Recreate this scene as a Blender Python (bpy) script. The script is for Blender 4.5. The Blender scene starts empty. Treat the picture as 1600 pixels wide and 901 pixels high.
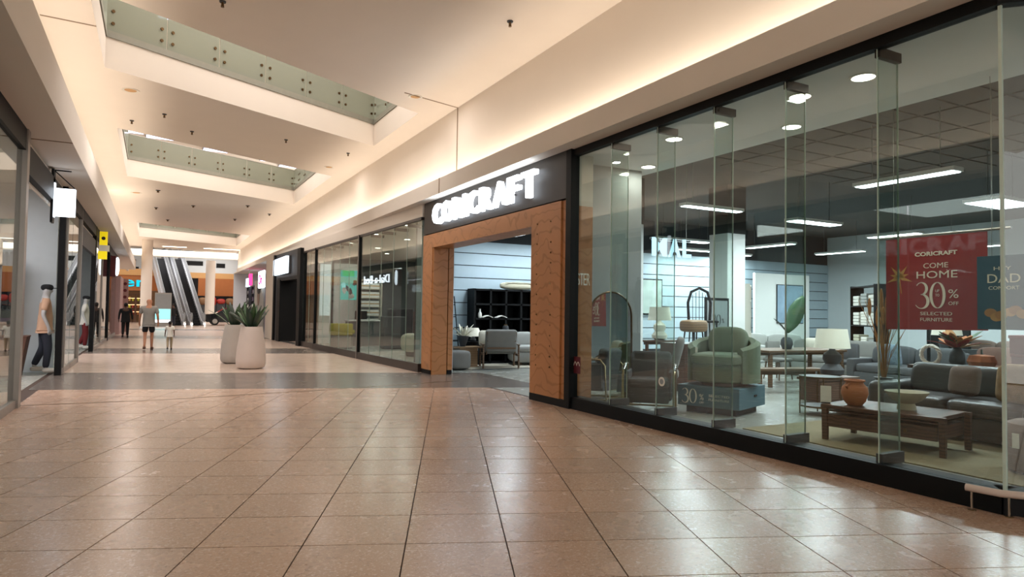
import bpy, bmesh, math, random
from mathutils import Vector, Matrix
random.seed(7)
sc = bpy.context.scene
COL = sc.collection
PI = math.pi
# ------------------------------------------------------------------ camera
F, H = 1040.0, 1.5
ROLL = math.atan(.014); PITCH = math.radians(1.946); YAW = math.radians(28.268)
fw0 = Vector((math.sin(YAW), math.cos(YAW), 0)); rt0 = Vector((math.cos(YAW), -math.sin(YAW), 0)); up0 = Vector((0, 0, 1))
FWD = fw0*math.cos(PITCH) + up0*math.sin(PITCH)
UP_ = up0*math.cos(PITCH) - fw0*math.sin(PITCH)
RIGHT = rt0*math.cos(ROLL) + UP_*math.sin(ROLL)
UP = UP_*math.cos(ROLL) - rt0*math.sin(ROLL)
EYE = Vector((0, 0, H))
cam = bpy.data.cameras.new('camera'); cam.sensor_width = 36; cam.lens = F/1600*36; cam.clip_end = 400; cam.clip_start = .05
co = bpy.data.objects.new('camera', cam); COL.objects.link(co)
m = Matrix((RIGHT, UP, -FWD)).transposed().to_4x4(); m.translation = EYE
co.matrix_world = m
sc.camera = co
def ray(x, y): return RIGHT*((x-800)/F) - UP*((y-450.5)/F) + FWD
def az(x, y, z=0): d = ray(x, y); return EYE + d*((z-H)/d.z)      # survey point on a level at height z
def ax(x, y, X): d = ray(x, y); return EYE + d*(X/d.x)            # survey point on a wall plane x = X
def ay(x, y, Y): d = ray(x, y); return EYE + d*(Y/d.y)            # survey point on a cross plane y = Y
# ------------------------------------------------------------------ world, exposure
w = bpy.data.worlds.new('world'); sc.world = w; w.use_nodes = True
bg = w.node_tree.nodes['Background']; bg.inputs[0].default_value = (1.0, .95, .90, 1); bg.inputs[1].default_value = 2.1
vs = sc.view_settings
vs.view_transform = 'Standard'; vs.look = 'None'; vs.exposure = 0.38; vs.gamma = 1; vs.use_curve_mapping = False
sc.cycles.use_denoising = True
sc.cycles.transparent_max_bounces = 32; sc.cycles.max_bounces = 8; sc.cycles.diffuse_bounces = 5; sc.cycles.glossy_bounces = 4
sc.cycles.sample_clamp_indirect = 4.0; sc.cycles.caustics_reflective = False; sc.cycles.caustics_refractive = False
def area(name, loc, size, sizey, power, color, direction=(0, 0, -1), spread=PI):
    l = bpy.data.lights.new(name, 'AREA'); l.shape = 'RECTANGLE'; l.size = size; l.size_y = sizey; l.energy = power; l.color = color; l.spread = spread
    o = bpy.data.objects.new(name, l); COL.objects.link(o); o.location = loc
    z = -Vector(direction).normalized(); y = Vector((0, 1, 0)) if abs(z.y) < .9 else Vector((0, 0, 1)); y = (y-z*y.dot(z)).normalized(); x = y.cross(z)
    mm = Matrix((x, y, z)).transposed().to_4x4(); mm.translation = loc; o.matrix_world = mm
    return o
WARM = (1.0, .87, .73); SOFT = (1.0, .92, .87); COOL = (.82, .94, 1.0)
# cove strips behind the fascia lips of the mall bulkheads
for k in range(6):
    y0 = -8 + k*11
    area('cove_strip_light', (5.60, y0+5.5, 4.30), .10, 10.9, 62, WARM, (.25, 0, 1))
    area('cove_strip_light', (-1.42, y0+5.5, 4.50), .10, 10.9, 62, WARM, (-.05, 0, 1))
# upper-level lighting that falls through the three voids
for cx, cy, sx, sy, p in ((2.16, 14.6, 5.6, 3.2, 340), (2.16, 25, 5.6, 6.8, 480), (2.16, 47, 5.6, 7.6, 520)):
    area('upper_level_light', (cx, cy, 9.7), sx, sy, p, SOFT)
# ------------------------------------------------------------------ materials
def lin(h):
    v = [int(h[i:i+2], 16)/255 for i in (0, 2, 4)]
    return tuple(c/12.92 if c <= .04045 else ((c+.055)/1.055)**2.4 for c in v) + (1,)
def new_mat(name):
    mt = bpy.data.materials.new(name); mt.use_nodes = True
    nt = mt.node_tree; return mt, nt, nt.nodes['Principled BSDF']
def mat(name, col, rough=.5, metal=0, var=.12, scale=8, bump=0, emit=0, spec=.5, coat=0):
    mt, nt, b = new_mat(name)
    c = lin(col)
    b.inputs['Roughness'].default_value = rough; b.inputs['Metallic'].default_value = metal
    b.inputs['Specular IOR Level'].default_value = spec; b.inputs['Coat Weight'].default_value = coat
    tc = nt.nodes.new('ShaderNodeTexCoord'); nz = nt.nodes.new('ShaderNodeTexNoise'); nz.inputs['Scale'].default_value = scale; nz.inputs['Detail'].default_value = 4
    nt.links.new(tc.outputs['Object'], nz.inputs['Vector'])
    mx = nt.nodes.new('ShaderNodeMix'); mx.data_type = 'RGBA'
    mx.inputs[6].default_value = tuple(v*(1-var) for v in c[:3])+(1,); mx.inputs[7].default_value = tuple(min(1, v*(1+var)) for v in c[:3])+(1,)
    nt.links.new(nz.outputs['Fac'], mx.inputs[0]); nt.links.new(mx.outputs[2], b.inputs['Base Color'])
    if bump:
        bp = nt.nodes.new('ShaderNodeBump'); bp.inputs['Strength'].default_value = bump; bp.inputs['Distance'].default_value = .01
        n2 = nt.nodes.new('ShaderNodeTexNoise'); n2.inputs['Scale'].default_value = scale*12
        nt.links.new(tc.outputs['Object'], n2.inputs['Vector']); nt.links.new(n2.outputs['Fac'], bp.inputs['Height']); nt.links.new(bp.outputs[0], b.inputs['Normal'])
    if emit:
        nt.links.new(mx.outputs[2], b.inputs['Emission Color']); b.inputs['Emission Strength'].default_value = emit
    return mt
def glow(name, col, strength):
    mt = bpy.data.materials.new(name); mt.use_nodes = True; nt = mt.node_tree; nt.nodes.clear()
    e = nt.nodes.new('ShaderNodeEmission'); e.inputs[0].default_value = lin(col); e.inputs[1].default_value = strength
    o = nt.nodes.new('ShaderNodeOutputMaterial'); nt.links.new(e.outputs[0], o.inputs[0]); return mt
def glass(name, tint, f0=.045, rough=0.0, haze=0):
    mt = bpy.data.materials.new(name); mt.use_nodes = True; nt = mt.node_tree; nt.nodes.clear(); N = nt.nodes.new; L = nt.links.new
    tr = N('ShaderNodeBsdfTransparent'); tr.inputs[0].default_value = lin(tint)
    gl = N('ShaderNodeBsdfGlossy'); gl.inputs['Roughness'].default_value = rough
    lw = N('ShaderNodeLayerWeight'); lw.inputs[0].default_value = .5
    pw = N('ShaderNodeMath'); pw.operation = 'POWER'; pw.inputs[1].default_value = 5; L(lw.outputs['Facing'], pw.inputs[0])
    ml = N('ShaderNodeMath'); ml.operation = 'MULTIPLY_ADD'; ml.inputs[1].default_value = 1-f0; ml.inputs[2].default_value = f0; L(pw.outputs[0], ml.inputs[0])
    mx = N('ShaderNodeMixShader'); L(ml.outputs[0], mx.inputs[0]); L(tr.outputs[0], mx.inputs[1]); L(gl.outputs[0], mx.inputs[2])
    out = N('ShaderNodeOutputMaterial'); last = mx
    if haze:
        df = N('ShaderNodeBsdfTranslucent'); df.inputs[0].default_value = lin(tint)
        d2 = N('ShaderNodeBsdfDiffuse'); d2.inputs[0].default_value = lin(tint)
        ad = N('ShaderNodeMixShader'); ad.inputs[0].default_value = .5; L(df.outputs[0], ad.inputs[1]); L(d2.outputs[0], ad.inputs[2])
        m2 = N('ShaderNodeMixShader'); m2.inputs[0].default_value = haze; L(mx.outputs[0], m2.inputs[1]); L(ad.outputs[0], m2.inputs[2]); last = m2
    L(last.outputs[0], out.inputs[0]); return mt
def tile_mat(name, a, b_, fleck, dark, rough):
    mt, nt, b = new_mat(name); N = nt.nodes.new; L = nt.links.new
    tc = N('ShaderNodeTexCoord'); oi = N('ShaderNodeObjectInfo'); ad = N('ShaderNodeVectorMath'); ad.operation = 'ADD'
    geo = N('ShaderNodeNewGeometry'); L(geo.outputs['Position'], ad.inputs[0]); L(oi.outputs['Random'], ad.inputs[1])
    nz = N('ShaderNodeTexNoise'); nz.inputs['Scale'].default_value = 3; nz.inputs['Detail'].default_value = 6; L(ad.outputs[0], nz.inputs['Vector'])
    mx = N('ShaderNodeMix'); mx.data_type = 'RGBA'; mx.inputs[6].default_value = lin(a); mx.inputs[7].default_value = lin(b_); L(nz.outputs['Fac'], mx.inputs[0])
    rv = N('ShaderNodeMix'); rv.data_type = 'RGBA'; rv.blend_type = 'MULTIPLY'; rv.inputs[0].default_value = 1; L(mx.outputs[2], rv.inputs[6])
    mr = N('ShaderNodeMapRange'); mr.inputs[3].default_value = .92; mr.inputs[4].default_value = 1.06; L(oi.outputs['Random'], mr.inputs[0]); L(mr.outputs[0], rv.inputs[7])
    cur = rv.outputs[2]
    for colr, scl, thr, off, amt in ((fleck, 42, .585, 0, .6), (dark, 34, .605, 13.7, .55), (fleck, 90, .60, 5.1, .45)):
        o2 = N('ShaderNodeVectorMath'); o2.operation = 'ADD'; o2.inputs[1].default_value = (off, off*.7, 0); L(ad.outputs[0], o2.inputs[0])
        v = N('ShaderNodeTexNoise'); v.inputs['Scale'].default_value = scl; v.inputs['Detail'].default_value = 2; L(o2.outputs[0], v.inputs['Vector'])
        r = N('ShaderNodeMapRange'); r.inputs[1].default_value = thr; r.inputs[2].default_value = thr+.03; r.inputs[4].default_value = amt; L(v.outputs['Fac'], r.inputs[0])
        m2 = N('ShaderNodeMix'); m2.data_type = 'RGBA'; L(r.outputs[0], m2.inputs[0]); L(cur, m2.inputs[6]); m2.inputs[7].default_value = lin(colr); cur = m2.outputs[2]
    L(cur, b.inputs['Base Color']); b.inputs['Roughness'].default_value = rough
    rr = N('ShaderNodeMapRange'); rr.inputs[3].default_value = rough-.06; rr.inputs[4].default_value = rough+.08; L(nz.outputs['Fac'], rr.inputs[0]); L(rr.outputs[0], b.inputs['Roughness'])
    return mt
def wood_mat(name, a, b_, rough=.45, scale=(1, 1, .25), wscale=5, dist=9, thin=.5):
    mt, nt, b = new_mat(name); N = nt.nodes.new; L = nt.links.new
    geo = N('ShaderNodeTexCoord'); mp = N('ShaderNodeMapping'); mp.inputs['Scale'].default_value = scale; L(geo.outputs['Object'], mp.inputs[0])
    wv = N('ShaderNodeTexWave'); wv.bands_direction = 'Z'; wv.inputs['Scale'].default_value = wscale; wv.inputs['Distortion'].default_value = dist; wv.inputs['Detail'].default_value = 2; wv.inputs['Detail Scale'].default_value = .9
    L(mp.outputs[0], wv.inputs['Vector'])
    rp = N('ShaderNodeValToRGB'); rp.color_ramp.elements[0].position = 0; rp.color_ramp.elements[0].color = lin(b_); rp.color_ramp.elements[1].position = thin; rp.color_ramp.elements[1].color = lin(a)
    L(wv.outputs['Fac'], rp.inputs[0])
    nz = N('ShaderNodeTexNoise'); nz.inputs['Scale'].default_value = 2.2; L(geo.outputs['Object'], nz.inputs['Vector'])
    mr = N('ShaderNodeMapRange'); mr.inputs[3].default_value = .78; mr.inputs[4].default_value = 1.15; L(nz.outputs['Fac'], mr.inputs[0])
    mx = N('ShaderNodeMix'); mx.data_type = 'RGBA'; mx.blend_type = 'MULTIPLY'; mx.inputs[0].default_value = 1; L(rp.outputs[0], mx.inputs[6]); L(mr.outputs[0], mx.inputs[7])
    L(mx.outputs[2], b.inputs['Base Color']); b.inputs['Roughness'].default_value = rough
    return mt
M = dict(
 plaster=mat('cream_plaster', 'e0d6ca', .85, var=.03, scale=1.5), soffit=mat('soffit_plaster', 'dad2c8', .8, var=.03, scale=1.5),
 white=mat('white_paint', 'e6e6e4', .6, var=.03), ivory=mat('ivory_paint', 'd8d2c6', .6, var=.05), grey=mat('grey_paint', '8c9294', .6, var=.05), midgrey=mat('mid_grey', '6a6e70', .6), darkgrey=mat('dark_grey', '34363a', .6), black=mat('black_paint', '09090a', .55, var=.2, spec=.2), joint=mat('joint_seal', '8b7762', .8), grout=mat('grout', '3c2b22', .9),
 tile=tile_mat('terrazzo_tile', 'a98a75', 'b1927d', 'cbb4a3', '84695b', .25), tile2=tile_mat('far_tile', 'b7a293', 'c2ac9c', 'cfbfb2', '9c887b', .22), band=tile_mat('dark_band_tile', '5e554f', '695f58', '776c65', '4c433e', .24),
 shopfloor=tile_mat('shop_floor', '94948c', 'a2a29a', 'b2b2aa', '82827c', .25),
 ply=wood_mat('plywood', 'b27a4c', '9f6a3b', .42, (.6, .6, .5), 3.0, 16, .16), walnut=wood_mat('walnut', '5c3f31', '3d2a22', .35, (.3, 4, 4), 2, 5), oak=wood_mat('oak', '9a7a58', '7b5f43', .5, (1, 1, 3), 2, 4), teak=wood_mat('teak', '705640', '513d2d', .45, (.5, 3, 3), 2, 4),
 glass=glass('window_glass', 'f0f5f2', .055), glassr=glass('shop_glass', 'e2eae6', .075), fin=glass('fin_glass', 'f0f7f4', .05), balus=glass('balustrade_glass', 'c6cabf', .06, haze=.42), edge=mat('glass_edge', 'c4d8ce', .15, var=.1), mirror=mat('mirror_silver', 'dfe4e4', .02, 1, var=.01),
 chrome=mat('chrome', 'c8c4bc', .18, 1, var=.05), steel=mat('brushed_steel', '9a9894', .35, 1, var=.06), alu=mat('aluminium', '8f8781', .4, .6, var=.06), bronze=mat('bronze', '6a5236', .35, .8), brass=mat('brass', 'a08a66', .3, .9),
 sage=mat('sage_velvet', '6f7a66', .9, var=.18, scale=5, bump=.3), charcoal=mat('charcoal_fabric', '4e4f51', .9, var=.12, bump=.3), greyfab=mat('grey_fabric', '7c7a76', .9, var=.1, bump=.3), lightfab=mat('light_fabric', '9c9c98', .9, var=.1, bump=.3), leather=mat('dark_leather', '3c3836', .42, var=.15, scale=4), taupe=mat('taupe_fabric', '7d6a60', .9, var=.1, bump=.3), cream=mat('cream_fabric', 'd3cdbd', .9, var=.1, bump=.2), rug=mat('rug_weave', '8f8468', .95, var=.15, scale=30, bump=.5), rug2=mat('pale_rug_weave', 'a8a090', .95, var=.15, scale=30, bump=.5), fur=mat('mottled_hide', 'a1835f', .9, var=.55, scale=9, bump=.4),
 teal=mat('teal_board', '3d626e', .6, var=.05), red=mat('red_banner', '8c2328', .7, var=.06), tealp=mat('teal_poster', '1f4d63', .7, var=.15), gold=mat('gold_leaf', 'b98a4c', .6, var=.2), print=mat('cream_print', 'e6dfd0', .7, var=.02), dprint=mat('dark_print', '2c2c2e', .7), card=mat('card', 'e4e0d8', .7, var=.03),
 terra=mat('terracotta', 'b06c45', .8, var=.15, scale=10, bump=.3), stone=mat('stone_bowl', 'b9b29c', .8, var=.1, bump=.3), slate=mat('slate_ceramic', '3a3c40', .6, var=.15), shade=mat('lamp_shade', 'd8d4c4', .8, var=.04, emit=.12), planter=mat('planter_concrete', 'c9b9ae', .7, var=.05, scale=4, bump=.05), soil=mat('soil', '2a2019', .95, var=.3, scale=40),
 leaf=mat('leaf_green', '3b5a35', .45, var=.3, scale=6), leafd=mat('leaf_dark', '25382a', .45, var=.3, scale=6), straw=mat('dried_grass', 'a87a4c', .9, var=.2), petal=mat('white_petal', 'e2ddca', .8, var=.08),
 wallblue=mat('pale_panel_paint', 'a9b9c2', .6, var=.04), wallcool=mat('cool_wall', 'c2c8ca', .7, var=.04), darkceil=mat('dark_ceiling', '3b3a38', .85, var=.15), dceil2=mat('dark_ceiling_tile', '4b4743', .85, var=.12),
 skin=mat('skin', 'b07a5c', .55, var=.06), skind=mat('dark_skin', '5a3a2a', .55, var=.06), manq=mat('mannequin_grey', 'b9b6b4', .4, var=.03), shirtg=mat('grey_shirt', '858079', .9, var=.1), peach=mat('peach_shirt', 'c79f83', .9, var=.06), wht=mat('white_cloth', 'd9d3c9', .9, var=.06), blk=mat('black_cloth', '17171a', .9, var=.2), denim=mat('dark_denim', '2e313c', .9, var=.15), redc=mat('red_cloth', '6e1f22', .9, var=.12), khaki=mat('khaki_cloth', 'a8957a', .9, var=.08), hair=mat('dark_hair', '1a1412', .8, var=.3, scale=40),
 orange=mat('orange_wood', '9c5a26', .6, var=.12, scale=3), tan=mat('tan_paint', 'c0935c', .6, var=.05), pink=mat('pink_board', 'a98a86', .6, var=.06), yellow=mat('yellow_sign', 'e8cf10', .5, var=.05, emit=.5), maroon=mat('maroon_sign', '5c1320', .5), brownbox=mat('brown_leather', '5b3a2b', .6, var=.15), yelfab=mat('yellow_fabric', 'b5b03a', .8, var=.08), carpaint=mat('black_car_paint', '101216', .12, .3, var=.1, coat=1), carglass=mat('car_glass', '1c2328', .05, 0, var=.1), rubber=mat('rubber', '101010', .8), step=mat('escalator_step', '2a2c30', .5, .4, var=.1), escside=mat('escalator_steel', 'c3c6cc', .4, .1, var=.05), redstock=mat('red_stock', '9a2a20', .6, var=.3, scale=20), stock1=mat('mixed_stock', '7a5a3c', .7, var=.5, scale=14), purple=mat('purple_board', '4a2f52', .5),
 g_sign=glow('sign_white', 'eef6ff', 3.5), g_led=glow('led_panel', 'eaf6ff', 9), g_warm=glow('downlight_glow', 'fff4e2', 14), g_strip=glow('strip_glow', 'fff4df', 3.2), g_upper=glow('upper_panel_glow', 'dfe2ff', 2.2), g_blue=glow('reflection_letters', 'bfe4ff', 1.6), g_cyan=glow('cyan_letters', '19b8d8', 1.3), g_pink=glow('pink_letters', 'ff3a78', 2.2), g_screen=glow('screen_teal', '58c6b8', 1.0), g_green=glow('screen_green', '2fc06a', 1.1), g_red=glow('red_glow', 'ff3020', 1.5), g_case=glow('case_glow', 'ffd79a', 1.4), g_kiosk=glow('kiosk_glow', '9ff0f0', 1.1), g_kioskw=glow('kiosk_white', 'f4fbff', 1.4), g_box=glow('sign_box_glow', 'e6f4ff', 2.6), g_uv=glow('blue_light', '3a6cff', 1.0))
# ------------------------------------------------------------------ mesh helpers
class MB:
    def __init__(s): s.bm = bmesh.new()
    def _add(s, vs_, fs):
        v = [s.bm.verts.new(p) for p in vs_]
        for f in fs:
            try: s.bm.faces.new([v[i] for i in f])
            except ValueError: pass
        return v
    def box(s, x0, x1, y0, y1, z0, z1):
        P = [(x, y, z) for z in (z0, z1) for y in (y0, y1) for x in (x0, x1)]
        s._add(P, [(0, 2, 3, 1), (4, 5, 7, 6), (0, 1, 5, 4), (2, 6, 7, 3), (0, 4, 6, 2), (1, 3, 7, 5)]); return s
    def cbox(s, c, sz, rz=0, bev=0, seg=2, mtx=None):
        t = bmesh.new(); bmesh.ops.create_cube(t, size=1)
        bmesh.ops.scale(t, vec=sz, verts=t.verts)
        if bev: bmesh.ops.bevel(t, geom=t.edges[:], offset=bev, segments=seg, affect='EDGES', profile=.5)
        Mx = Matrix.Translation(c) @ (mtx if mtx else Matrix.Rotation(rz, 4, 'Z'))
        bmesh.ops.transform(t, matrix=Mx, verts=t.verts); s.merge(t); return s
    def merge(s, t):
        mp = {v: s.bm.verts.new(v.co) for v in t.verts}
        for f in t.faces: s.bm.faces.new([mp[v] for v in f.verts])
        t.free()
    def cone(s, a, b, r1, r2, n=12, cap=True):
        a = Vector(a); b = Vector(b); d = (b-a).normalized(); u = d.orthogonal().normalized(); v = d.cross(u)
        P = [a + (u*math.cos(2*PI*i/n)+v*math.sin(2*PI*i/n))*r1 for i in range(n)] + [b + (u*math.cos(2*PI*i/n)+v*math.sin(2*PI*i/n))*r2 for i in range(n)]
        Fs = [(i, (i+1) % n, n+(i+1) % n, n+i) for i in range(n)]
        if cap: Fs += [tuple(range(n))[::-1], tuple(range(n, 2*n))]
        s._add(P, Fs); return s
    def tube(s, pts, r, n=8):
        pts = [Vector(p) for p in pts]; rings = []
        ref = None
        for i, p in enumerate(pts):
            d = (pts[min(i+1, len(pts)-1)]-pts[max(i-1, 0)]).normalized()
            u = d.orthogonal().normalized() if ref is None else (ref - d*ref.dot(d)).normalized()
            ref = u; v = d.cross(u); rr = r[i] if isinstance(r, (list, tuple)) else r
            rings.append([p+(u*math.cos(2*PI*k/n)+v*math.sin(2*PI*k/n))*rr for k in range(n)])
        P = [q for rg in rings for q in rg]; Fs = []
        for i in range(len(pts)-1):
            for k in range(n): Fs.append((i*n+k, i*n+(k+1) % n, (i+1)*n+(k+1) % n, (i+1)*n+k))
        Fs += [tuple(range(n))[::-1], tuple(range((len(pts)-1)*n, len(pts)*n))]
        s._add(P, Fs); return s
    def ring(s, prof, c=(0, 0, 0), n=24): return s.lathe(prof + [prof[0]], c, n, cap=False)
    def lathe(s, prof, c=(0, 0, 0), n=24, flute=0, nf=0, cap=True):
        P = []; Fs = []
        for r, z in prof:
            for k in range(n):
                a = 2*PI*k/n; rr = r*(1+flute*math.cos(nf*a)); P.append((c[0]+rr*math.cos(a), c[1]+rr*math.sin(a), c[2]+z))
        for i in range(len(prof)-1):
            for k in range(n): Fs.append((i*n+k, i*n+(k+1) % n, (i+1)*n+(k+1) % n, (i+1)*n+k))
        if cap: Fs += [tuple(range(n))[::-1], tuple(range((len(prof)-1)*n, len(prof)*n))]
        s._add(P, Fs); return s
    def prism(s, poly, fr, depth):                         # fr maps (u,v,w) to a point
        n = len(poly); P = [fr(u, v, 0) for u, v in poly] + [fr(u, v, depth) for u, v in poly]
        s._add(P, [tuple(range(n))[::-1], tuple(range(n, 2*n))] + [(i, (i+1) % n, n+(i+1) % n, n+i) for i in range(n)]); return s
    def sup(s, c, sz, e=.4, e2=None, rz=0, n=20, k=12, mtx=None):   # a puffed superellipsoid
        e2 = e if e2 is None else e2; sg = lambda v, p: math.copysign(abs(v)**p, v)
        Mx = Matrix.Translation(c) @ (mtx if mtx else Matrix.Rotation(rz, 4, 'Z')); P = []; Fs = []
        for i in range(k+1):
            ph = -PI/2 + PI*i/k
            for j in range(n):
                th = 2*PI*j/n
                P.append(Mx @ Vector((sz[0]/2*sg(math.cos(ph), e2)*sg(math.cos(th), e), sz[1]/2*sg(math.cos(ph), e2)*sg(math.sin(th), e), sz[2]/2*sg(math.sin(ph), e2))))
        for i in range(k):
            for j in range(n): Fs.append((i*n+j, i*n+(j+1) % n, (i+1)*n+(j+1) % n, (i+1)*n+j))
        s._add(P, Fs); return s
    def arc(s, c, r0, r1, a0, a1, z0, z1, n=20, top=None):
        P = []; Fs = []
        for i in range(n+1):
            t = i/n; a = a0+(a1-a0)*t; zt = z1 if top is None else top(t)
            for r, z in ((r0, z0), (r1, z0), (r1, zt-.04), ((r0+r1)/2, zt), (r0, zt-.04)): P.append((c[0]+r*math.cos(a), c[1]+r*math.sin(a), c[2]+z))
        for i in range(n):
            for k in range(5): Fs.append((i*5+k, i*5+(k+1) % 5, (i+1)*5+(k+1) % 5, (i+1)*5+k))
        Fs += [(0, 1, 2, 3, 4), tuple(range(n*5, n*5+5))[::-1]]
        s._add(P, Fs); return s
    def build(s, name, m_, parent=None, smooth=False):
        bmesh.ops.remove_doubles(s.bm, verts=s.bm.verts, dist=1e-6); bmesh.ops.recalc_face_normals(s.bm, faces=s.bm.faces)
        me = bpy.data.meshes.new(name); s.bm.to_mesh(me); s.bm.free()
        return link(name, me, m_, parent, smooth)
def link(name, me, m_, parent=None, smooth=False):
    if m_ is not None: me.materials.clear(); me.materials.append(M[m_] if isinstance(m_, str) else m_)
    if smooth:
        me.polygons.foreach_set('use_smooth', [True]*len(me.polygons))
        try: me.set_sharp_from_angle(angle=math.radians(40))
        except Exception: pass
    o = bpy.data.objects.new(name, me); COL.objects.link(o)
    if parent: o.parent = parent
    return o
def B(name, m_, parent, *a): return MB().box(*a).build(name, m_, parent)
def tag(o, label=None, cat=None, group=None, kind=None):
    if label: o['label'] = label
    if cat: o['category'] = cat
    if group: o['group'] = group
    if kind: o['kind'] = kind
    return o
def T(name, label, cat, loc=(0, 0, 0), rz=0, group=None, kind=None):
    o = bpy.data.objects.new(name, None); COL.objects.link(o); o.location = loc; o.rotation_euler = (0, 0, rz); o.empty_display_size = .1
    return tag(o, label, cat, group, kind)
def S(name, label, cat='wall', loc=(0, 0, 0)): return T(name, label, cat, loc, kind='structure')
def st(o, label, cat): return tag(o, label, cat, kind='structure')
def dup(root, loc=None, rz=None, label=None, parent=None):
    r = root.copy(); COL.objects.link(r); r.parent = parent
    if loc is not None: r.location = loc
    if rz is not None: r.rotation_euler = (0, 0, rz)
    if label: r['label'] = label
    for ch in list(root.children): dup(ch, parent=r)
    return r
FR_IN = lambda o: (lambda u, v, w_: (o[0]-w_, o[1]-u, o[2]+v))     # on a wall looked at along +x
FR_OUT = lambda o: (lambda u, v, w_: (o[0]+w_, o[1]+u, o[2]+v))    # on a wall looked at along -x
FR_Y = lambda o: (lambda u, v, w_: (o[0]+u, o[1]-w_, o[2]+v))      # on a wall looked at along +y
def text(body, fr, wd, ht, depth, m_, name, parent=None, bold=0.0, space=1.0):
    cu = bpy.data.curves.new('t', 'FONT'); cu.body = body; cu.size = 1; cu.extrude = .5; cu.offset = bold; cu.space_character = space; cu.resolution_u = 3
    ob = bpy.data.objects.new('t', cu); me = bpy.data.meshes.new_from_object(ob); bpy.data.objects.remove(ob)
    xs = [v.co.x for v in me.vertices]; ys = [v.co.y for v in me.vertices]
    x0, x1, y0, y1 = min(xs), max(xs), min(ys), max(ys)
    for v in me.vertices:
        v.co = fr((v.co.x-x0)/(x1-x0)*wd, (v.co.y-y0)/(y1-y0)*ht, (v.co.z+.5)*depth)
    me.name = name
    return link(name, me, m_, parent)
def stroke(s, pts, wds, fr, d0, d1):                       # a pen stroke of varying width
    n = len(pts); L_ = []; R_ = []
    for i in range(n):
        a = Vector(pts[max(0, i-1)]); b = Vector(pts[min(n-1, i+1)]); t = (b-a).normalized(); nn = Vector((-t.y, t.x)); p = Vector(pts[i])
        L_.append(p+nn*wds[i]/2); R_.append(p-nn*wds[i]/2)
    for i in range(n-1):
        q = [L_[i], L_[i+1], R_[i+1], R_[i]]
        s.prism([(v.x, v.y) for v in q], lambda u, v, w_: fr(u, v, d0+w_), d1-d0)
def thirty(fr, u0, v0, h, m_, parent, d=.004):
    s = MB(); k = 18; c = lambda a: (math.cos(a), math.sin(a))
    pts = []; wd = []
    for i in range(k+1):
        a = math.radians(150-240*i/k); pts.append((u0+h*.24+h*.2*math.cos(a), v0+h*.76+h*.23*math.sin(a))); wd.append(h*(.025+.075*max(0, math.cos(a))))
    stroke(s, pts, wd, fr, 0, d); s.build('numeral', m_, parent)
    s = MB(); pts = []; wd = []
    for i in range(k+1):
        a = math.radians(95-245*i/k); pts.append((u0+h*.24+h*.25*math.cos(a), v0+h*.27+h*.27*math.sin(a))); wd.append(h*(.025+.09*max(0, math.cos(a))))
    stroke(s, pts, wd, fr, 0, d); s.build('numeral', m_, parent)
    s = MB(); pts = []; wd = []
    for i in range(2*k+1):
        a = 2*PI*i/(2*k); pts.append((u0+h*.84+h*.24*math.cos(a), v0+h*.5+h*.48*math.sin(a))); wd.append(h*(.02+.085*abs(math.cos(a))))
    stroke(s, pts, wd, fr, 0, d); s.build('numeral', m_, parent)
# ================================================================== THE MALL SHELL
floor = B('floor', 'grout', None, -2.0, 7.0, -9, 95, -.06, -.006); st(floor, 'brown stone tiled mall walkway floor with darker tile bands', 'floor')
# ---- floor tiles, a grid turned 22.8 degrees from the walkway
tu = Vector((.9215, -.388)); tv = Vector((.388, .9215)); DU, DV = .647, .605; U0, V0 = -.247, 4.367
def clip(poly, a, b, c):                                    # keep a*x+b*y<=c
    out = []
    for i in range(len(poly)):
        p, q = poly[i], poly[(i+1) % len(poly)]; dp = a*p[0]+b*p[1]-c; dq = a*q[0]+b*q[1]-c
        if dp <= 0: out.append(p)
        if dp*dq < 0: t = dp/(dp-dq); out.append((p[0]+(q[0]-p[0])*t, p[1]+(q[1]-p[1])*t))
    return out
band1 = lambda x: 14.29-.336*(x+1.77)
band1b = lambda x: 17.69-.357*(x+1.64)
def flat(polys, name, m_, parent, z0, z1):
    s = MB()
    for p in polys: s.prism(p, lambda u, v, w_: (u, v, z0+w_), z1-z0)
    return s.build(name, m_, parent)
near, rest = [], []
for i in range(-16, 22):
    for j in range(-24, 22):
        g = .0045
        q = [tu*(U0+DU*(i+a))+tv*(V0+DV*(j+b)) + tu*(g if a == 0 else -g)+tv*(g if b == 0 else -g) for a, b in ((0, 0), (1, 0), (1, 1), (0, 1))]
        q = [(v.x, v.y) for v in q]
        q = clip(q, 0, -1, 8.5); q = clip(q, -1, 0, 1.74) if q else q; q = clip(q, 1, 0, 5.82) if q else q
        q = clip(q, .336, 1, 14.29-.336*1.77) if q else q
        if len(q) < 3: continue
        cx = sum(p[0] for p in q)/len(q); cy = sum(p[1] for p in q)/len(q)
        dd = math.hypot(cx, cy); vis = (Vector((cx, cy, 0))-EYE)
        inview = vis.dot(FWD) > .5 and abs(vis.dot(RIGHT)/vis.dot(FWD)) < .95 and dd > 2.3
        (near if inview else rest).append((dd, q))
near.sort(key=lambda t: t[0])
for d_, q in near[:300]: flat([q], 'floor_tile', 'tile', floor, -.006, 0)
if rest or near[300:]: tag(flat([q for d_, q in rest+near[300:]], 'floor_tiles_beyond', 'tile', floor, -.006, 0), kind='stuff')
flat([[(-1.9, band1(-1.9)), (7.0, band1(7.0)), (7.0, band1b(7.0)), (-1.9, band1b(-1.9))]], 'dark_floor_band', 'band', floor, -.006, .0)
b2 = lambda x: 24.45-.28*(x+1.54); b2b = lambda x: 27.35-.26*(x+1.73)
b3 = lambda x: 35.5-.27*(x+1.5)
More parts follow.
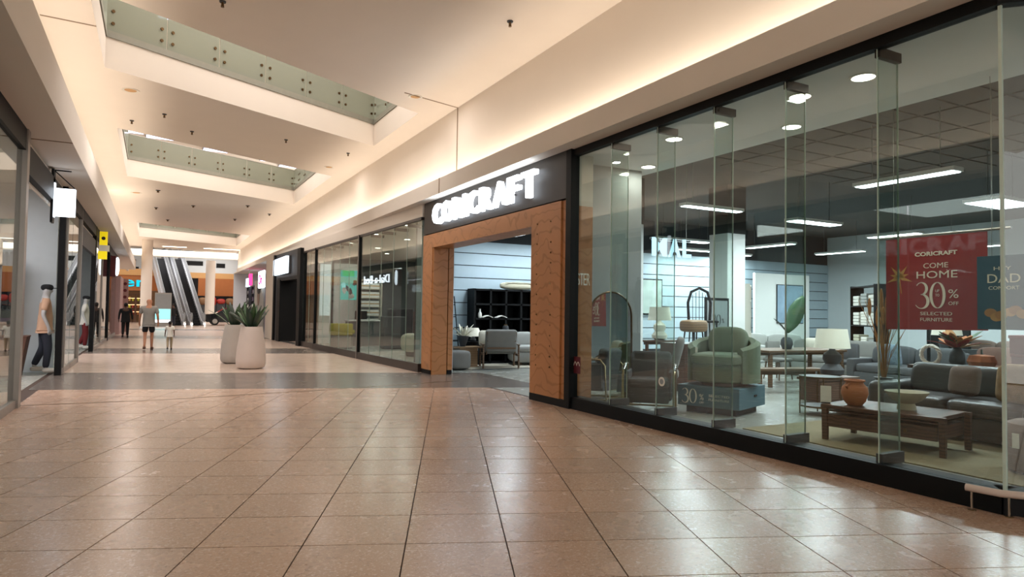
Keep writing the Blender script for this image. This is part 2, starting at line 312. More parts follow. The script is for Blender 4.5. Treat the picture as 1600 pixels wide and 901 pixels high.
sec = [(band1b, b2, 'tile2'), (b2, b2b, 'band'), (b2b, b3, 'tile2'), (b3, lambda x: b3(x)+3.2, 'band'), (lambda x: b3(x)+3.2, lambda x: b3(x)+12, 'tile2'), (lambda x: b3(x)+12, lambda x: b3(x)+15, 'band'), (lambda x: b3(x)+15, lambda x: 95, 'tile2')]
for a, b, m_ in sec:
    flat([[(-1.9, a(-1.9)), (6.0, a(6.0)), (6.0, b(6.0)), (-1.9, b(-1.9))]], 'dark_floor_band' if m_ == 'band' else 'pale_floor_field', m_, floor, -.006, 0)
# expansion joint in the floor
s = MB(); jp = [(-1.74, 12.15), (.22, 12.11), (1.61, 12.31), (2.86, 12.5), (5.8, 13.1)]
for a, b in zip(jp, jp[1:]): s.prism([(a[0], a[1]-.02), (b[0], b[1]-.03), (b[0], b[1]+.03), (a[0], a[1]+.03)], lambda u, v, w_: (u, v, -.001+w_), .003)
s.build('expansion_joint', 'bronze', floor)
# atrium floor to the right and left at the far end
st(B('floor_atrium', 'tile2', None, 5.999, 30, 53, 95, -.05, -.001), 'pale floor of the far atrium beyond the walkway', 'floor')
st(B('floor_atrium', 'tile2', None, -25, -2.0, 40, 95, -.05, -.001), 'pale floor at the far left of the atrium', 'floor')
# ---- ceiling with three skewed voids
SH = .53; XL, XR = -.95, 5.27; ZC, ZT = 6.04, 6.64
VO = [(11.2, 14.76), (19.67, 26.8), (41.5, 49.7)]
sy = lambda y, x: y + SH*(x-XL)
s = MB(); fz = lambda u, v, w_: (u, v, ZC+w_)
s.prism([(-1.8, -9), (XL, -9), (XL, 58), (-1.8, 58)], fz, .6)
s.prism([(XR, -9), (6.0, -9), (6.0, 61), (XR, 61)], fz, .6)
ys = [-9-SH*6.22] + [v for p in VO for v in p] + [58]
for k in range(0, len(ys), 2):
    s.prism([(XL, ys[k]), (XR, sy(ys[k], XR)), (XR, sy(ys[k+1], XR)), (XL, ys[k+1])], fz, .6)
ceil = st(s.build('ceiling', 'plaster', None), 'cream mall ceiling with three skewed openings to the floor above', 'ceiling')
MB().prism([(-1.7, 12.58), (-.95, 12.63), (-.95, 12.67), (-1.7, 12.62)], lambda u, v, w_: (u, v, ZC-.006+w_), .02).build('expansion_joint', 'joint', ceil)
MB().prism([(4.5, 13.22), (5.87, 13.60), (5.87, 13.64), (4.5, 13.26)], lambda u, v, w_: (u, v, ZC-.006+w_), .02).build('expansion_joint', 'joint', ceil)
# downlights and sprinklers in the mall ceiling: small recessed fittings
def cspot(px, py, r, label):
    p = az(px, py, ZC); t = T('ceiling_spot', label, 'ceiling light', (p.x, p.y, ZC))
    MB().ring([(r*.7, -.004), (r, -.012), (r, 0), (r*.7, 0)], n=16).build('trim_ring', 'ivory', t)
    MB().cone((0, 0, 0), (0, 0, -.006), r*.68, r*.68, 14).build('lens', 'tan', t)
    area('ceiling_spot_beam', (p.x, p.y, ZC-.03), r, r, 70 if r > .16 else 18, SOFT)
cspot(204, 141, .17, 'round tan ceiling spot between the first and second voids on the left'); cspot(649, 151, .15, 'round tan ceiling spot beside the right end of the nearest void')
cspot(213, 301, .2, 'round ceiling spot behind the second void on the left'); cspot(514, 261, .15, 'round ceiling spot right of the second void corner')
def sprink(px, py, r, label):
    p = az(px, py, ZC); t = T('sprinkler_head', label, 'sprinkler', (p.x, p.y, ZC), group='ceiling sprinkler heads')
    MB().cone((0, 0, 0), (0, 0, -.02), r, r*.9, 10).build('rose', 'darkgrey', t); MB().cone((0, 0, -.02), (0, 0, -.09), r*.35, r*.5, 8).build('nozzle', 'bronze', t)
for i, (px, py) in enumerate([(257, 178), (300, 205), (447, 218), (544, 239), (797, 33), (348, 2), (247, 297), (302, 321), (387, 321), (262, 343), (367, 342), (421, 334), (244, 324), (206, 188)]):
    sprink(px, py, .05 if py < 250 else .09, 'ceiling sprinkler head, ' + ['second from the left between the nearest two voids', 'third from the left between the nearest two voids', 'right of centre between the nearest two voids', 'rightmost between the nearest two voids', 'over the foreground before the nearest void', 'at the top edge before the nearest void', 'leftmost of the front row behind the middle void', 'left of centre behind the middle void', 'right of centre behind the middle void', 'left of the third row near the far void', 'right of the third row near the far void', 'rightmost behind the middle void', 'far left behind the middle void', 'leftmost between the nearest two voids'][i])
# ---- glass balustrades round the voids, seen from below
chan = mat('channel_metal', '8a887c', .6)
def balustrade(k, label):
    y0, y1 = VO[k]; t = T('glass_balustrade', label, 'balustrade', (0, 0, ZT))
    edges = [((XL, y1), (XR, sy(y1, XR)), 6), ((XR, sy(y0, XR)), (XR, sy(y1, XR)), 3 if k == 0 else 6), ((XL, y0), (XL, y1), 3 if k == 0 else 6), ((XL, y0), (XR, sy(y0, XR)), 6)]
    for e, (a, b, n) in enumerate(edges):
        a = Vector(a); b = Vector(b); d = (b-a).normalized(); nn = Vector((-d.y, d.x)); L_ = (b-a).length
        for i in range(n):
            p = a+d*(L_*i/n+.01); q = a+d*(L_*(i+1)/n-.01)
            MB().prism([tuple(p-nn*.008), tuple(q-nn*.008), tuple(q+nn*.008), tuple(p+nn*.008)], lambda u, v, w_: (u, v, .0+w_), .88).build('glass_pane', 'balus', t)
            if e in (0, 1):
                for u in (.09, .91) if L_/n > .8 else (.5,):
                    for z in (.28, .52):
                        c = p+(q-p)*u
                        MB().cone((c.x-nn.x*.03, c.y-nn.y*.03, z), (c.x+nn.x*.03, c.y+nn.y*.03, z), .032, .032, 10).build('standoff_bolt', 'bronze', t)
        MB().tube([(a.x, a.y, .885), (b.x, b.y, .885)], .012).build('cap_rail', 'steel', t)
        MB().prism([tuple(a-nn*.02), tuple(b-nn*.02), tuple(b+nn*.02), tuple(a+nn*.02)], lambda u, v, w_: (u, v, w_), .13).build('base_channel', chan, t)
balustrade(0, 'glass balustrade round the nearest ceiling void'); balustrade(1, 'glass balustrade round the middle ceiling void'); balustrade(2, 'glass balustrade round the farthest ceiling void')
# ---- upper level
up_c = st(B('ceiling_upper', 'plaster', None, -9, 16, -9, 62, 10.0, 10.1), 'upper-level ceiling glimpsed through the voids', 'ceiling')
st(B('wall_upper', 'plaster', None, -9.1, -9, -9, 62, 6.64, 10), 'upper-level wall on the left side', 'wall'); st(B('wall_upper', 'plaster', None, 16, 16.1, -9, 62, 6.64, 10), 'upper-level wall on the right side', 'wall')
for i, (px, py) in enumerate([(202, 206), (250, 216), (337, 236), (425, 252), (453, 261), (283, 30)]):
    p = az(px, py, 9.9); t = T('upper_light_panel', 'bluish lit panel on the upper ceiling seen through a void, number %s from the left' % 'first second third fourth fifth sixth seventh'.split()[i], 'light panel', (p.x, p.y, 9.97))
    t['label'] = ['lit panel at the left end of the middle void', 'lit panel second from the left in the middle void', 'lit panel at mid length of the middle void', 'lit panel right of centre in the middle void', 'lit panel at the right corner of the middle void', 'round-looking bright panel seen through the nearest void'][i]
    B('panel_frame', 'steel', t, -.65, .65, -.35, .35, -.03, .03); B('diffuser', 'g_upper', t, -.6, .6, -.3, .3, -.045, -.03)
# ---- right bulkhead
wr = st(B('wall_right', 'plaster', None, 5.88, 6.05, -9, 57.6, 4.1, ZC), 'cream upper wall above the right-hand shops, lit from its cove', 'wall')
B('expansion_joint', 'joint', wr, 5.872, 5.90, 13.6, 13.64, 4.4, ZC)
s = MB(); s.prism([(5.45, 4.06), (6.6, 4.06), (6.6, 4.14), (5.52, 4.14), (5.52, 4.40), (5.45, 4.40)], lambda u, v, w_: (u, -9+w_, v), 63.2)
tr = st(s.build('trim_1', 'soffit', None), 'cream fascia lip and soffit over the right-hand shopfronts', 'trim'); B('expansion_joint', 'joint', tr, 5.444, 5.46, 13.56, 13.60, 4.06, 4.40)
# ---- left bulkhead
wl = st(B('wall_left', 'plaster', None, -1.85, -1.72, -9, 57.6, 4.1, ZC), 'cream upper wall above the left-hand shops', 'wall')
s = MB(); s.prism([(-1.20, 4.06), (-2.6, 4.06), (-2.6, 4.14), (-1.27, 4.14), (-1.27, 4.66), (-1.20, 4.66)], lambda u, v, w_: (u, -9+w_, v), 63.2)
tl = st(s.build('trim_2', 'soffit', None), 'cream fascia lip and soffit over the left-hand shopfronts', 'trim'); B('expansion_joint', 'joint', tl, -2.1, -1.2, 12.5, 12.54, 4.052, 4.07)
# ================================================================== SHOPFRONT 1: glass wall of the furniture shop
win = S('window_1', 'tall frameless shop window with glass fins on a black base', 'window')
XG = 5.80; FY = [2.74, 3.75, 4.76, 5.77, 6.78, 7.78, 8.78]
for a, b in zip(FY, FY[1:]):
    B('glass_pane', 'glass', win, XG-.006, XG+.006, a+.004, b-.004, .18, 3.96)
B('base', 'black', win, 5.74, 5.98, 2.74, 8.80, 0, .18); B('top_rail', 'black', win, 5.755, 5.86, 2.74, 8.80, 3.955, 4.06)
for y in FY[1:-1]:
    B('glass_fin', 'fin', win, XG+.012, 6.10, y-.008, y+.008, .24, 3.90)
    B('fin_edge', 'edge', win, 6.10, 6.104, y-.008, y+.008, .24, 3.90); B('pane_joint', 'edge', win, XG-.0065, XG+.010, y-.004, y+.004, .18, 3.96)
    B('fin_bracket', 'black', win, XG, 6.13, y-.025, y+.025, 3.88, 3.97); B('fin_shoe', 'darkgrey', win, XG, 6.13, y-.03, y+.03, .16, .26)
# the window turns 45 degrees at its near corner
c45 = math.sqrt(.5)
f45 = lambda u, v, w_: (5.80+u*c45+w_*c45, 2.74-u*c45+w_*c45, v)
MB().prism([(.006, .18), (3.2, .18), (3.2, 3.96), (.006, 3.96)], lambda u, v, w_: f45(u, v, w_-.006), .012).build('glass_pane', 'glass', win)
MB().prism([(-.03, 0), (3.2, 0), (3.2, .18), (-.03, .18)], lambda u, v, w_: f45(u, v, w_-.05), .22).build('base', 'black', win)
MB().prism([(-.03, 3.955), (3.2, 3.955), (3.2, 4.06), (-.03, 4.06)], lambda u, v, w_: f45(u, v, w_-.045), .1).build('top_rail', 'black', win)
B('pane_joint', 'edge', win, XG-.012, XG+.012, 2.728, 2.752, .18, 3.96)
B('end_post', 'black', win, 5.70, 5.86, 8.70, 8.84, 0, 4.06)
# low tubular rail standing before the corner
t = T('kick_rail', 'low pale tubular rail on thin steel legs at the window corner', 'rail')
MB().tube([(5.66, 2.95, .17), (5.70, 2.72, .17), (5.84, 2.55, .17), (6.4, 2.0, .17)], .028, 12).build('rail_tube', 'planter', t, True)
for x, y in ((5.665, 2.91), (5.725, 2.68), (6.2, 2.2)):
    MB().cone((x, y, .004), (x, y, .16), .008, .008, 8).build('leg', 'chrome', t); MB().cone((x, y, 0), (x, y, .006), .03, .028, 12).build('foot_plate', 'bronze', t)
# ---- plywood portal
po = S('door_1', 'orange-brown plywood portal round the furniture shop entrance', 'doorway')
B('pillar_panel', 'ply', po, 5.70, 6.22, 8.98, 9.92, .12, 3.28); B('pillar_return', 'ply', po, 5.73, 6.22, 8.84, 8.98, .12, 3.28); B('plinth', 'black', po, 5.70, 6.23, 8.84, 9.93, 0, .12)
B('pillar_panel', 'ply', po, 5.70, 6.0, 14.56, 15.16, .10, 3.28); B('jamb_panel', 'ply', po, 5.72, 6.08, 14.50, 14.56, .0, 2.96); B('jamb_trim', 'ply', po, 6.10, 6.22, 14.49, 14.62, .10, 2.96); B('plinth', 'black', po, 5.70, 6.0, 14.57, 15.16, 0, .10); B('plinth', 'black', po, 6.095, 6.215, 14.495, 14.62, 0, .10)
B('lintel_panel', 'ply', po, 5.70, 6.22, 9.92, 14.56, 2.96, 3.28); B('jamb_core', 'black', po, 6.0, 6.22, 14.62, 15.16, 0, 3.28)
for i in range(15):
    for y in (9.72, 9.28):
        MB().cone((5.70, y+random.uniform(-.02, .02), .6+i*.17), (5.694, y, .6+i*.17), .014, .014, 8).build('bolt', 'bronze', po)
# ---- fascia sign
sg = T('shop_sign', 'dark fascia board with glowing white CORICRAFT letters over the plywood portal', 'sign', (5.70, 11.9, 3.3))
MB().box(0, .2, -3.06, 3.22, 0, .76).build('board', mat('sign_board', '2a2421', .5), sg)
adv = [.0, .52, 1.07, 1.60, 1.82, 2.36, 2.90, 3.46, 3.96]; wds = [.5, .52, .48, .15, .5, .48, .54, .42, .46]
for ch, a, wd in zip('CORICRAFT', adv, wds):
    o = text(ch, lambda u, v, w_: (-.02-w_, 2.42-a*1.06-u, .15+v), wd, .46, .10, 'g_sign', 'letter', sg, bold=.018)
    MB().cone((0, 2.42-a*1.06-wd*.3, .3), (-.03, 2.42-a*1.06-wd*.3, .3), .02, .02, 6).build('spacer', 'steel', sg)
area('sign_wash', (5.55, 12, 3.72), .1, 4.6, 18, COOL, (.3, 0, 1))
# ---- shop 1 shell
st(B('floor_shop', 'shopfloor', None, 5.9, 24, -4, 17.7, -.05, -.002), 'pale grey tiled floor inside the furniture shop', 'floor')
st(B('wall_shop_back', 'wallcool', None, 23.9, 24, -4, 17.7, 0, 4.9), 'far wall of the furniture shop', 'wall')
wsl = st(B('wall_shop_left', 'darkgrey', None, 6.44, 24, 17.6, 17.72, 0, 4.9), 'pale blue-grey side wall of the furniture shop clad in wide boards', 'wall')
for i in range(9):
    MB().box(6.52, 23.9, 17.56, 17.6, .3+i*.36, .3+i*.36+.333).build('wall_board', 'wallblue', wsl)
st(B('wall_shop_jog', 'wallblue', None, 6.44, 6.5, 15.2, 17.6, 0, 4.9), 'short return wall behind the portal', 'wall'); st(B('wall_shop_front', 'white', None, 6.0, 6.5, 15.12, 15.2, 0, 4.06), 'short wall closing the portal side', 'wall')
st(B('wall_shop_right', 'grey', None, 5.9, 24, -4.1, -4, 0, 4.9), 'right-hand end wall of the furniture shop', 'wall')
cs = S('ceiling_shop', 'dark tiled ceiling inside the furniture shop', 'ceiling')
B('deck', 'darkceil', cs, 7.85, 24, -4, 17.7, 4.62, 4.9)
for i in range(6):
    for j in range(16): B('ceiling_tile', 'dceil2', cs, 7.95+i*1.2+.035, 7.95+(i+1)*1.2-.035, .6+j*.6+.03, .6+(j+1)*.6-.03, 4.60, 4.62)
ss = st(B('ceiling_shop_soffit', 'white', None, 5.86, 7.85, -4, 10.4, 4.02, 4.058), 'white dropped ceiling along the inside of the shop window', 'ceiling')
st(B('wall_soffit_riser', 'white', None, 7.80, 7.85, -4, 10.4, 4.058, 4.9), 'white riser between the window soffit and the dark shop ceiling', 'wall')
st(B('ceiling_shop_entry', 'darkceil', None, 6.6, 7.85, 10.4, 17.7, 4.3, 4.9), 'dark ceiling inside the shop entrance', 'ceiling')
for i, (px, py) in enumerate([(1349, 123), (1237, 200), (1053, 219), (1013, 262), (970, 275), (1250, 153)]):
    p = az(px, py, 4.0)
    t = T('downlight', ['largest round downlight in the white window soffit, nearest the corner', 'round downlight in the window soffit above the second fin', 'round downlight in the window soffit near the fourth fin', 'small round downlight behind the third-lit one, toward the portal', 'round downlight nearest the plywood portal in the window soffit', 'round downlight half hidden by a glass fin'][i], 'downlight', (p.x, p.y, 4.02), group='round soffit downlights')
    MB().ring([(.115, -.012), (.14, -.012), (.14, 0), (.115, 0)], n=24).build('rim', 'white', t); MB().cone((0, 0, 0), (0, 0, -.008), .113, .113, 24).build('lens', 'g_warm', t)
    area('downlight_beam', (p.x, p.y, 3.99), .2, .2, 10, (1, .93, .82))
def led(x, y, lx, ly, label, z=3.6):
    t = T('led_panel_light', label, 'ceiling light', (x, y, z), group='linear shop ceiling lights')
    B('housing', 'white', t, -lx/2-.03, lx/2+.03, -ly/2-.03, ly/2+.03, .0, .06); B('diffuser', 'g_led', t, -lx/2, lx/2, -ly/2, ly/2, -.012, 0)
    for sx in (-.35, .35):
        q = (sx*lx, 0) if lx > ly else (0, sx*ly)
        MB().cone((q[0], q[1], .06), (q[0], q[1], 4.595-z), .006, .006, 6).build('suspension_wire', 'steel', t)
    area('led_beam', (x, y, z-.03), lx, ly, 105 if y < 15.9 or x > 11 else 45, COOL)
for x, y, lx, ly, lb in ((9.8, 9.8, 1.5, .16, 'long white ceiling light above the green chair'), (10.1, 6.1, .2, 1.5, 'brightest long ceiling light above the coffee table'), (13.2, 10.05, 1.5, .3, 'wide ceiling light behind the second fin'), (13.7, 6.5, 1.2, .6, 'square ceiling panel at the window corner'), (16.6, 14.2, .2, 1.7, 'ceiling light beside the white column'), (20.2, 14.4, .2, 1.7, 'far ceiling light over the picture wall'), (16.9, 10.5, .25, 1.3, 'ceiling light above the red banner'), (13.4, 14.6, 2.0, .3, 'bright ceiling light crossing the blue letters'), (15.8, 16.6, 1.7, .2, 'ceiling light low over the back wall'), (21.5, 11, .2, 1.6, 'far ceiling light over the back sofas'), (19.3, 7.5, .2, 1.6, 'ceiling light right of the banner'), (8.6, 16.1, .6, .6, 'square ceiling panel seen through the entrance'), (10.3, 16.4, 1.4, .2, 'narrow ceiling light seen through the entrance beside the pillar'), (18.0, 17.0, 1.6, .2, 'ceiling light near the side wall boards'), (11.5, 2.0, .2, 1.5, 'ceiling light out toward the near end of the shop')):
    led(x, y, lx, ly, lb)
# columns
def column(name, label, x0, x1, y0, y1, m_, ztop=4.9, dark=None):
    t = S(name, label, 'column', ((x0+x1)/2, (y0+y1)/2, 0)); hx, hy = (x1-x0)/2, (y1-y0)/2
    MB().cbox((0, 0, ztop/2), (2*hx, 2*hy, ztop), bev=.01).build('shaft', m_, t); B('skirting', 'darkgrey', t, -hx-.012, hx+.012, -hy-.012, hy+.012, 0, .1)
    if dark: B('upper_wrap', 'darkceil', t, -hx-.01, hx+.01, -hy-.01, hy+.01, dark, ztop)
    return t
column('column_window', 'broad grey column rising behind the arched mirror', 6.5, 7.6, 9.3, 10.0, 'grey', 4.3)
column('column_narrow', 'narrow white column between the grey column and the blue letters', 9.55, 9.95, 12.1, 12.5, 'white', 4.62, 3.55)
column('column_white', 'white square column behind the green chair', 12.1, 12.7, 11.6, 12.2, 'white', 4.62, 3.45)
# MAL reflection in the glass, imitated by added glowing letters inside the shop
ml = T('mal_reflection', 'pale blue glowing letters MAL added behind the window glass to imitate a reflection', 'sign', (8.0, 9.5, 2.55))
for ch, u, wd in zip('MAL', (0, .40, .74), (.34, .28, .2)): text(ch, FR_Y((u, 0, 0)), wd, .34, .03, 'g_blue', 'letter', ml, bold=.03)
B('added_bar', 'darkgrey', ml, 0, .95, .0, .03, .3, .33); MB().cone((.1, .015, .33), (.1, .015, 2.06), .004, .004, 6).build('hanger', 'steel', ml); MB().cone((.85, .015, .33), (.85, .015, 2.06), .004, .004, 6).build('hanger', 'steel', ml)  # bar and hangers invented to carry the imitated reflection
rt = T('wood_return', 'timber return panel beside the portal, behind the glass, with a STER reflection painted on', 'panel', (5.9, 8.86, 0))
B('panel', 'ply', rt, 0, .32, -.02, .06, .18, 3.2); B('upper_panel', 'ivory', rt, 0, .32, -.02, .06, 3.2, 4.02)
for ch, u in zip('STER', (.02, .085, .15, .215)): text(ch, FR_Y((u, -.021, 1.93)), .058, .19, .004, 'print', 'letter', rt)  # pale letters paint a window reflection onto the timber panel
nt_ = T('window_sticker', 'small maroon sticker with white arch marks low on the first pane', 'sticker', (5.792, 8.62, .55))
MB().prism([(0, 0), (.2, 0), (.2, .26), (0, .26)], FR_IN((0, .1, 0)), .002).build('sheet', 'maroon', nt_)
s = MB(); stroke(s, [(.02+.16*i/12, .12+.06*abs(math.sin(PI*i/6))) for i in range(13)], [.012]*13, FR_IN((-.002, .1, 0)), 0, .002); s.build('arch_mark', 'print', nt_)
# ================================================================== SHOP 1 FURNITURE
# arched mirror
mr_ = T('arched_mirror', 'arched floor mirror in a bronze frame behind the grey armchair', 'mirror', (6.68, 8.95, .004), math.radians(-7.8))
def arch(wd, h, n=16): r = wd/2; return [(-r, 0), (r, 0), (r, h-r)] + [(r*math.cos(PI*i/n), h-r+r*math.sin(PI*i/n)) for i in range(1, n)] + [(-r, h-r)]
lean = Matrix.Rotation(math.radians(-1.2), 4, 'X')
fm = lambda u, v, w_: lean @ Vector((u, -w_, v))
MB().prism(arch(.80, 1.84), fm, .03).build('back_board', 'bronze', mr_); MB().prism(arch(.74, 1.81), lambda u, v, w_: fm(u, v+.03-.015, w_+.03), .004).build('mirror_glass', 'mirror', mr_)
s = MB(); pp = [fm(u, v, .035) for u, v in arch(.79, 1.835)]; s.tube(pp+[pp[0]], .014, 6); s.build('frame', 'bronze', mr_, True)
# grey armchair with metal frame, facing the window (-x)
ac = T('armchair', 'charcoal armchair with pale metal arm frames beside the arched mirror', 'armchair', (6.72, 8.0, 0), math.radians(226))
MB().cbox((0, 0, .28), (.62, .60, .24), bev=.03).build('seat_base', 'charcoal', ac, True); MB().cbox((.03, 0, .45), (.62, .60, .14), bev=.05, seg=3).build('seat_cushion', 'charcoal', ac, True)
MB().cbox((-.28, 0, .62), (.2, .62, .56), bev=.06, seg=3, mtx=Matrix.Rotation(-.2, 4, 'Y')).build('backrest', 'charcoal', ac, True)
for sy_ in (-1, 1):
    MB().cbox((0, sy_*.31, .42), (.6, .05, .42), bev=.02).build('side_panel', 'charcoal', ac, True)
    MB().tube([(.36, sy_*.37, .02), (.37, sy_*.37, .55), (.33, sy_*.37, .63), (.1, sy_*.37, .72), (-.3, sy_*.37, .70), (-.38, sy_*.37, .6), (-.40, sy_*.37, .02), (.36, sy_*.37, .02)], .018, 8).build('arm_frame', 'brass', ac, True)
    MB().cbox((.2, sy_*.37, .69), (.26, .045, .02), mtx=Matrix.Rotation(.3, 4, 'Y'), bev=.008).build('arm_pad', 'chrome', ac)
MB().tube([(.36, -.37, .04), (.36, .37, .04)], .014).build('stretcher', 'brass', ac); MB().tube([(-.40, -.37, .04), (-.40, .37, .04)], .014).build('stretcher', 'brass', ac)
tg = T('round_tag', 'round pale sticker on the window in front of the charcoal armchair', 'sticker', (5.79, 6.66, .62)); MB().cone((0, 0, 0), (-.003, 0, 0), .06, .06, 24).build('disc', 'card', tg); MB().cone((-.003, 0, 0), (-.005, 0, 0), .035, .035, 20).build('print', 'grey', tg)
# plinth with sale lettering
pl = T('display_plinth', 'teal display plinth lettered 30% selected furniture under the sage chair', 'plinth', (7.81, 7.6, 0), math.radians(20))
MB().cbox((0, 0, .05), (.78, .78, .1)).build('recessed_base', 'black', pl); MB().cbox((0, 0, .255), (.98, .98, .31), bev=.006).build('box', 'teal', pl)
fp = lambda u, v, w_: (-.491-w_, .44-u, .12+v)
thirty(fp, .02, .02, .22, 'print', pl); text('%', fp, .01, .01, .001, 'print', 'print_mark', pl)
text('%', lambda u, v, w_: fp(u+.31, v+.08, w_), .07, .09, .003, 'print', 'print_mark', pl); text('OFF', lambda u, v, w_: fp(u+.31, v+.03, w_), .07, .03, .003, 'print', 'print_line', pl)
text('SELECTED', lambda u, v, w_: fp(u+.46, v+.14, w_), .32, .035, .003, 'print', 'print_line', pl); text('FURNITURE', lambda u, v, w_: fp(u+.46, v+.08, w_), .32, .035, .003, 'print', 'print_line', pl)
MB().cbox((.1, -.491, .27), (.1, .006, .03), bev=.01).build('grip_slot', 'black', pl)
# sage barrel chair
gc = T('barrel_chair', 'sage green velvet barrel armchair standing on the teal plinth', 'armchair', (7.83, 7.58, .411), math.radians(206))
MB().arc((0, 0, 0), .40, .54, math.radians(48), math.radians(312), .06, .78, 28, top=lambda t: .58+.17*math.sin(PI*t)).build('shell', 'sage', gc, True)
MB().sup((.06, 0, .20), (.86, .80, .30), .55, .25).build('seat_base', 'sage', gc, True); MB().sup((.10, 0, .40), (.86, .80, .20), .5, .5).build('seat_cushion', 'sage', gc, True)
MB().sup((-.22, 0, .66), (.24, .62, .46), .6, .6, mtx=Matrix.Rotation(-.25, 4, 'Y')).build('back_cushion', 'sage', gc, True); MB().cone((0, 0, 0), (0, 0, .06), .36, .36, 24).build('swivel_base', 'walnut', gc)
MB().cbox((.30, -.36, .52), (.012, .1, .1)).build('price_card', 'card', gc)
# coffee table, long side along the window
ct = T('coffee_table', 'dark walnut coffee table with slatted drawer sides and tapered legs', 'coffee table', (7.645, 4.79, .0125), math.radians(10))
MB().cbox((0, 0, .40), (.82, 1.28, .045), bev=.008).build('top', 'walnut', ct); MB().cbox((0, 0, .235), (.76, 1.22, .15), bev=.006).build('drawer_box', 'walnut', ct); MB().cbox((0, 0, .345), (.70, 1.2, .012)).build('shelf', 'walnut', ct)
for sx in (-1, 1):
    for s2 in (-1, 1):
        MB().prism([(-.035, .42), (.035, .42), (.025, 0), (-.02, 0)], lambda u, v, w_: (sx*.37+u*-sx, s2*.60+w_*s2-.03, v), .06).build('leg', 'walnut', ct)
for s2 in (-.3, .3): MB().cone((-.385, s2, .24), (-.40, s2, .24), .014, .018, 10).build('knob', 'bronze', ct)
vz = T('jar', 'round terracotta jar standing on the walnut coffee table', 'jar', (7.42, 5.10, .4365)); MB().lathe([(.08, 0), (.12, .05), (.15, .14), (.14, .21), (.10, .255), (.095, .275), (.115, .285), (.115, .30), (.09, .30), (.085, .27)], n=28).build('body', 'terra', vz, True)
for a in (0, PI): MB().tube([(.13*math.cos(a), .13*math.sin(a), .20), (.165*math.cos(a), .165*math.sin(a), .225), (.11*math.cos(a), .11*math.sin(a), .255)], .012).build('lug', 'terra', vz, True)
bw = T('fluted_bowl', 'pale fluted pedestal bowl on the coffee table', 'bowl', (7.66, 4.62, .4365)); MB().lathe([(.10, 0), (.09, .05), (.08, .07), (.15, .11), (.22, .19), (.225, .205), (.21, .20), (.14, .13), (.02, .10)], n=48, flute=.02, nf=16).build('bowl_body', 'stone', bw, True)
for px, py, z in ((1300, 626, 0),):
    cd = T('price_stand', 'white price card standing at the left end of the coffee table', 'card', (7.22, 5.34, .4365), .6); MB().cbox((0, 0, .11), (.005, .12, .2), mtx=Matrix.Rotation(.1, 4, 'Y')).build('card_sheet', 'card', cd); MB().cbox((0, 0, .008), (.05, .1, .016)).build('foot', 'darkgrey', cd)
rg = T('rug', 'beige woven rug under the coffee table and leather sofa', 'rug', (8.3, 4.6, 0)); MB().cbox((0, .1, .006), (2.9, 3.2, .012), bev=.004).build('weave', 'rug', rg)
# leather sofa facing the window
so = T('sofa', 'long dark leather sofa facing the window behind the coffee table', 'sofa', (8.98, 4.3, .012))
MB().cbox((.05, 0, .17), (.95, 2.5, .26), bev=.03).build('base', 'leather', so, True)
for k in range(3): MB().sup((-.02, -.8+.8*k, .40), (.92, .80, .22), .3, .45).build('seat_cushion', 'leather', so, True)
MB().cbox((.44, 0, .55), (.22, 2.5, .62), bev=.06, seg=3).build('back', 'leather', so, True)
for k in range(3): MB().sup((.30, -.8+.8*k, .66), (.22, .80, .42), .35, .5, mtx=Matrix.Rotation(.15, 4, 'Y')).build('back_cushion', 'leather', so, True)
for s2 in (-1, 1): MB().cbox((.05, s2*1.3, .34), (.96, .22, .56), bev=.08, seg=3).build('arm', 'leather', so, True)
for s1 in (-1, 1):
    for s2 in (-1, 1): MB().cone((.05+s1*.4, s2*1.1, 0), (.05+s1*.4, s2*1.1, .05), .025, .03, 10).build('foot', 'walnut', so)
def pillow(name, label, loc, rz, tilt, m_, sz=.46):
    t = T(name, label, 'cushion', loc, rz); MB().sup((0, 0, 0), (.17, sz, sz), .35, .9, mtx=Matrix.Rotation(PI/2, 4, 'Z') @ Matrix.Rotation(PI/2, 4, 'X') @ Matrix.Identity(4) if 0 else Matrix.Rotation(tilt, 4, 'Y')).build('pillow_body', m_, t, True)
    MB().tube([(0, -sz*.47, -sz*.43), (0, sz*.47, -sz*.43)], .008).build('piping', m_, t); return t
def cush(name, label, loc, rz, tilt, m_, sz=.46):
    t = T(name, label, 'cushion', loc, rz); mtx = Matrix.Rotation(tilt, 4, 'Y') @ Matrix.Rotation(PI/2, 4, 'Y')
    MB().sup((0, 0, 0), (sz, sz, .17), .38, .9, mtx=mtx, n=28).build('pillow_body', m_, t, True)
    r = sz*.49; s = MB(); s.tube([mtx @ Vector((math.copysign(abs(math.cos(a))**.38, math.cos(a))*r, math.copysign(abs(math.sin(a))**.38, math.sin(a))*r, 0)) for a in [2*PI*i/24 for i in range(25)]], .007, 6); s.build('piping', m_, t, True); return t
cush('cushion', 'mottled brown and white hide cushion on the leather sofa', (8.84, 4.02, .74), .15, .25, 'fur', .46); cush('cushion', 'plain cream cushion at the right end of the leather sofa', (8.90, 3.52, .76), -.1, .25, 'cream', .52); cush('cushion', 'small tan cushion at the middle of the leather sofa', (8.86, 4.62, .72), 0, .25, 'taupe', .36)
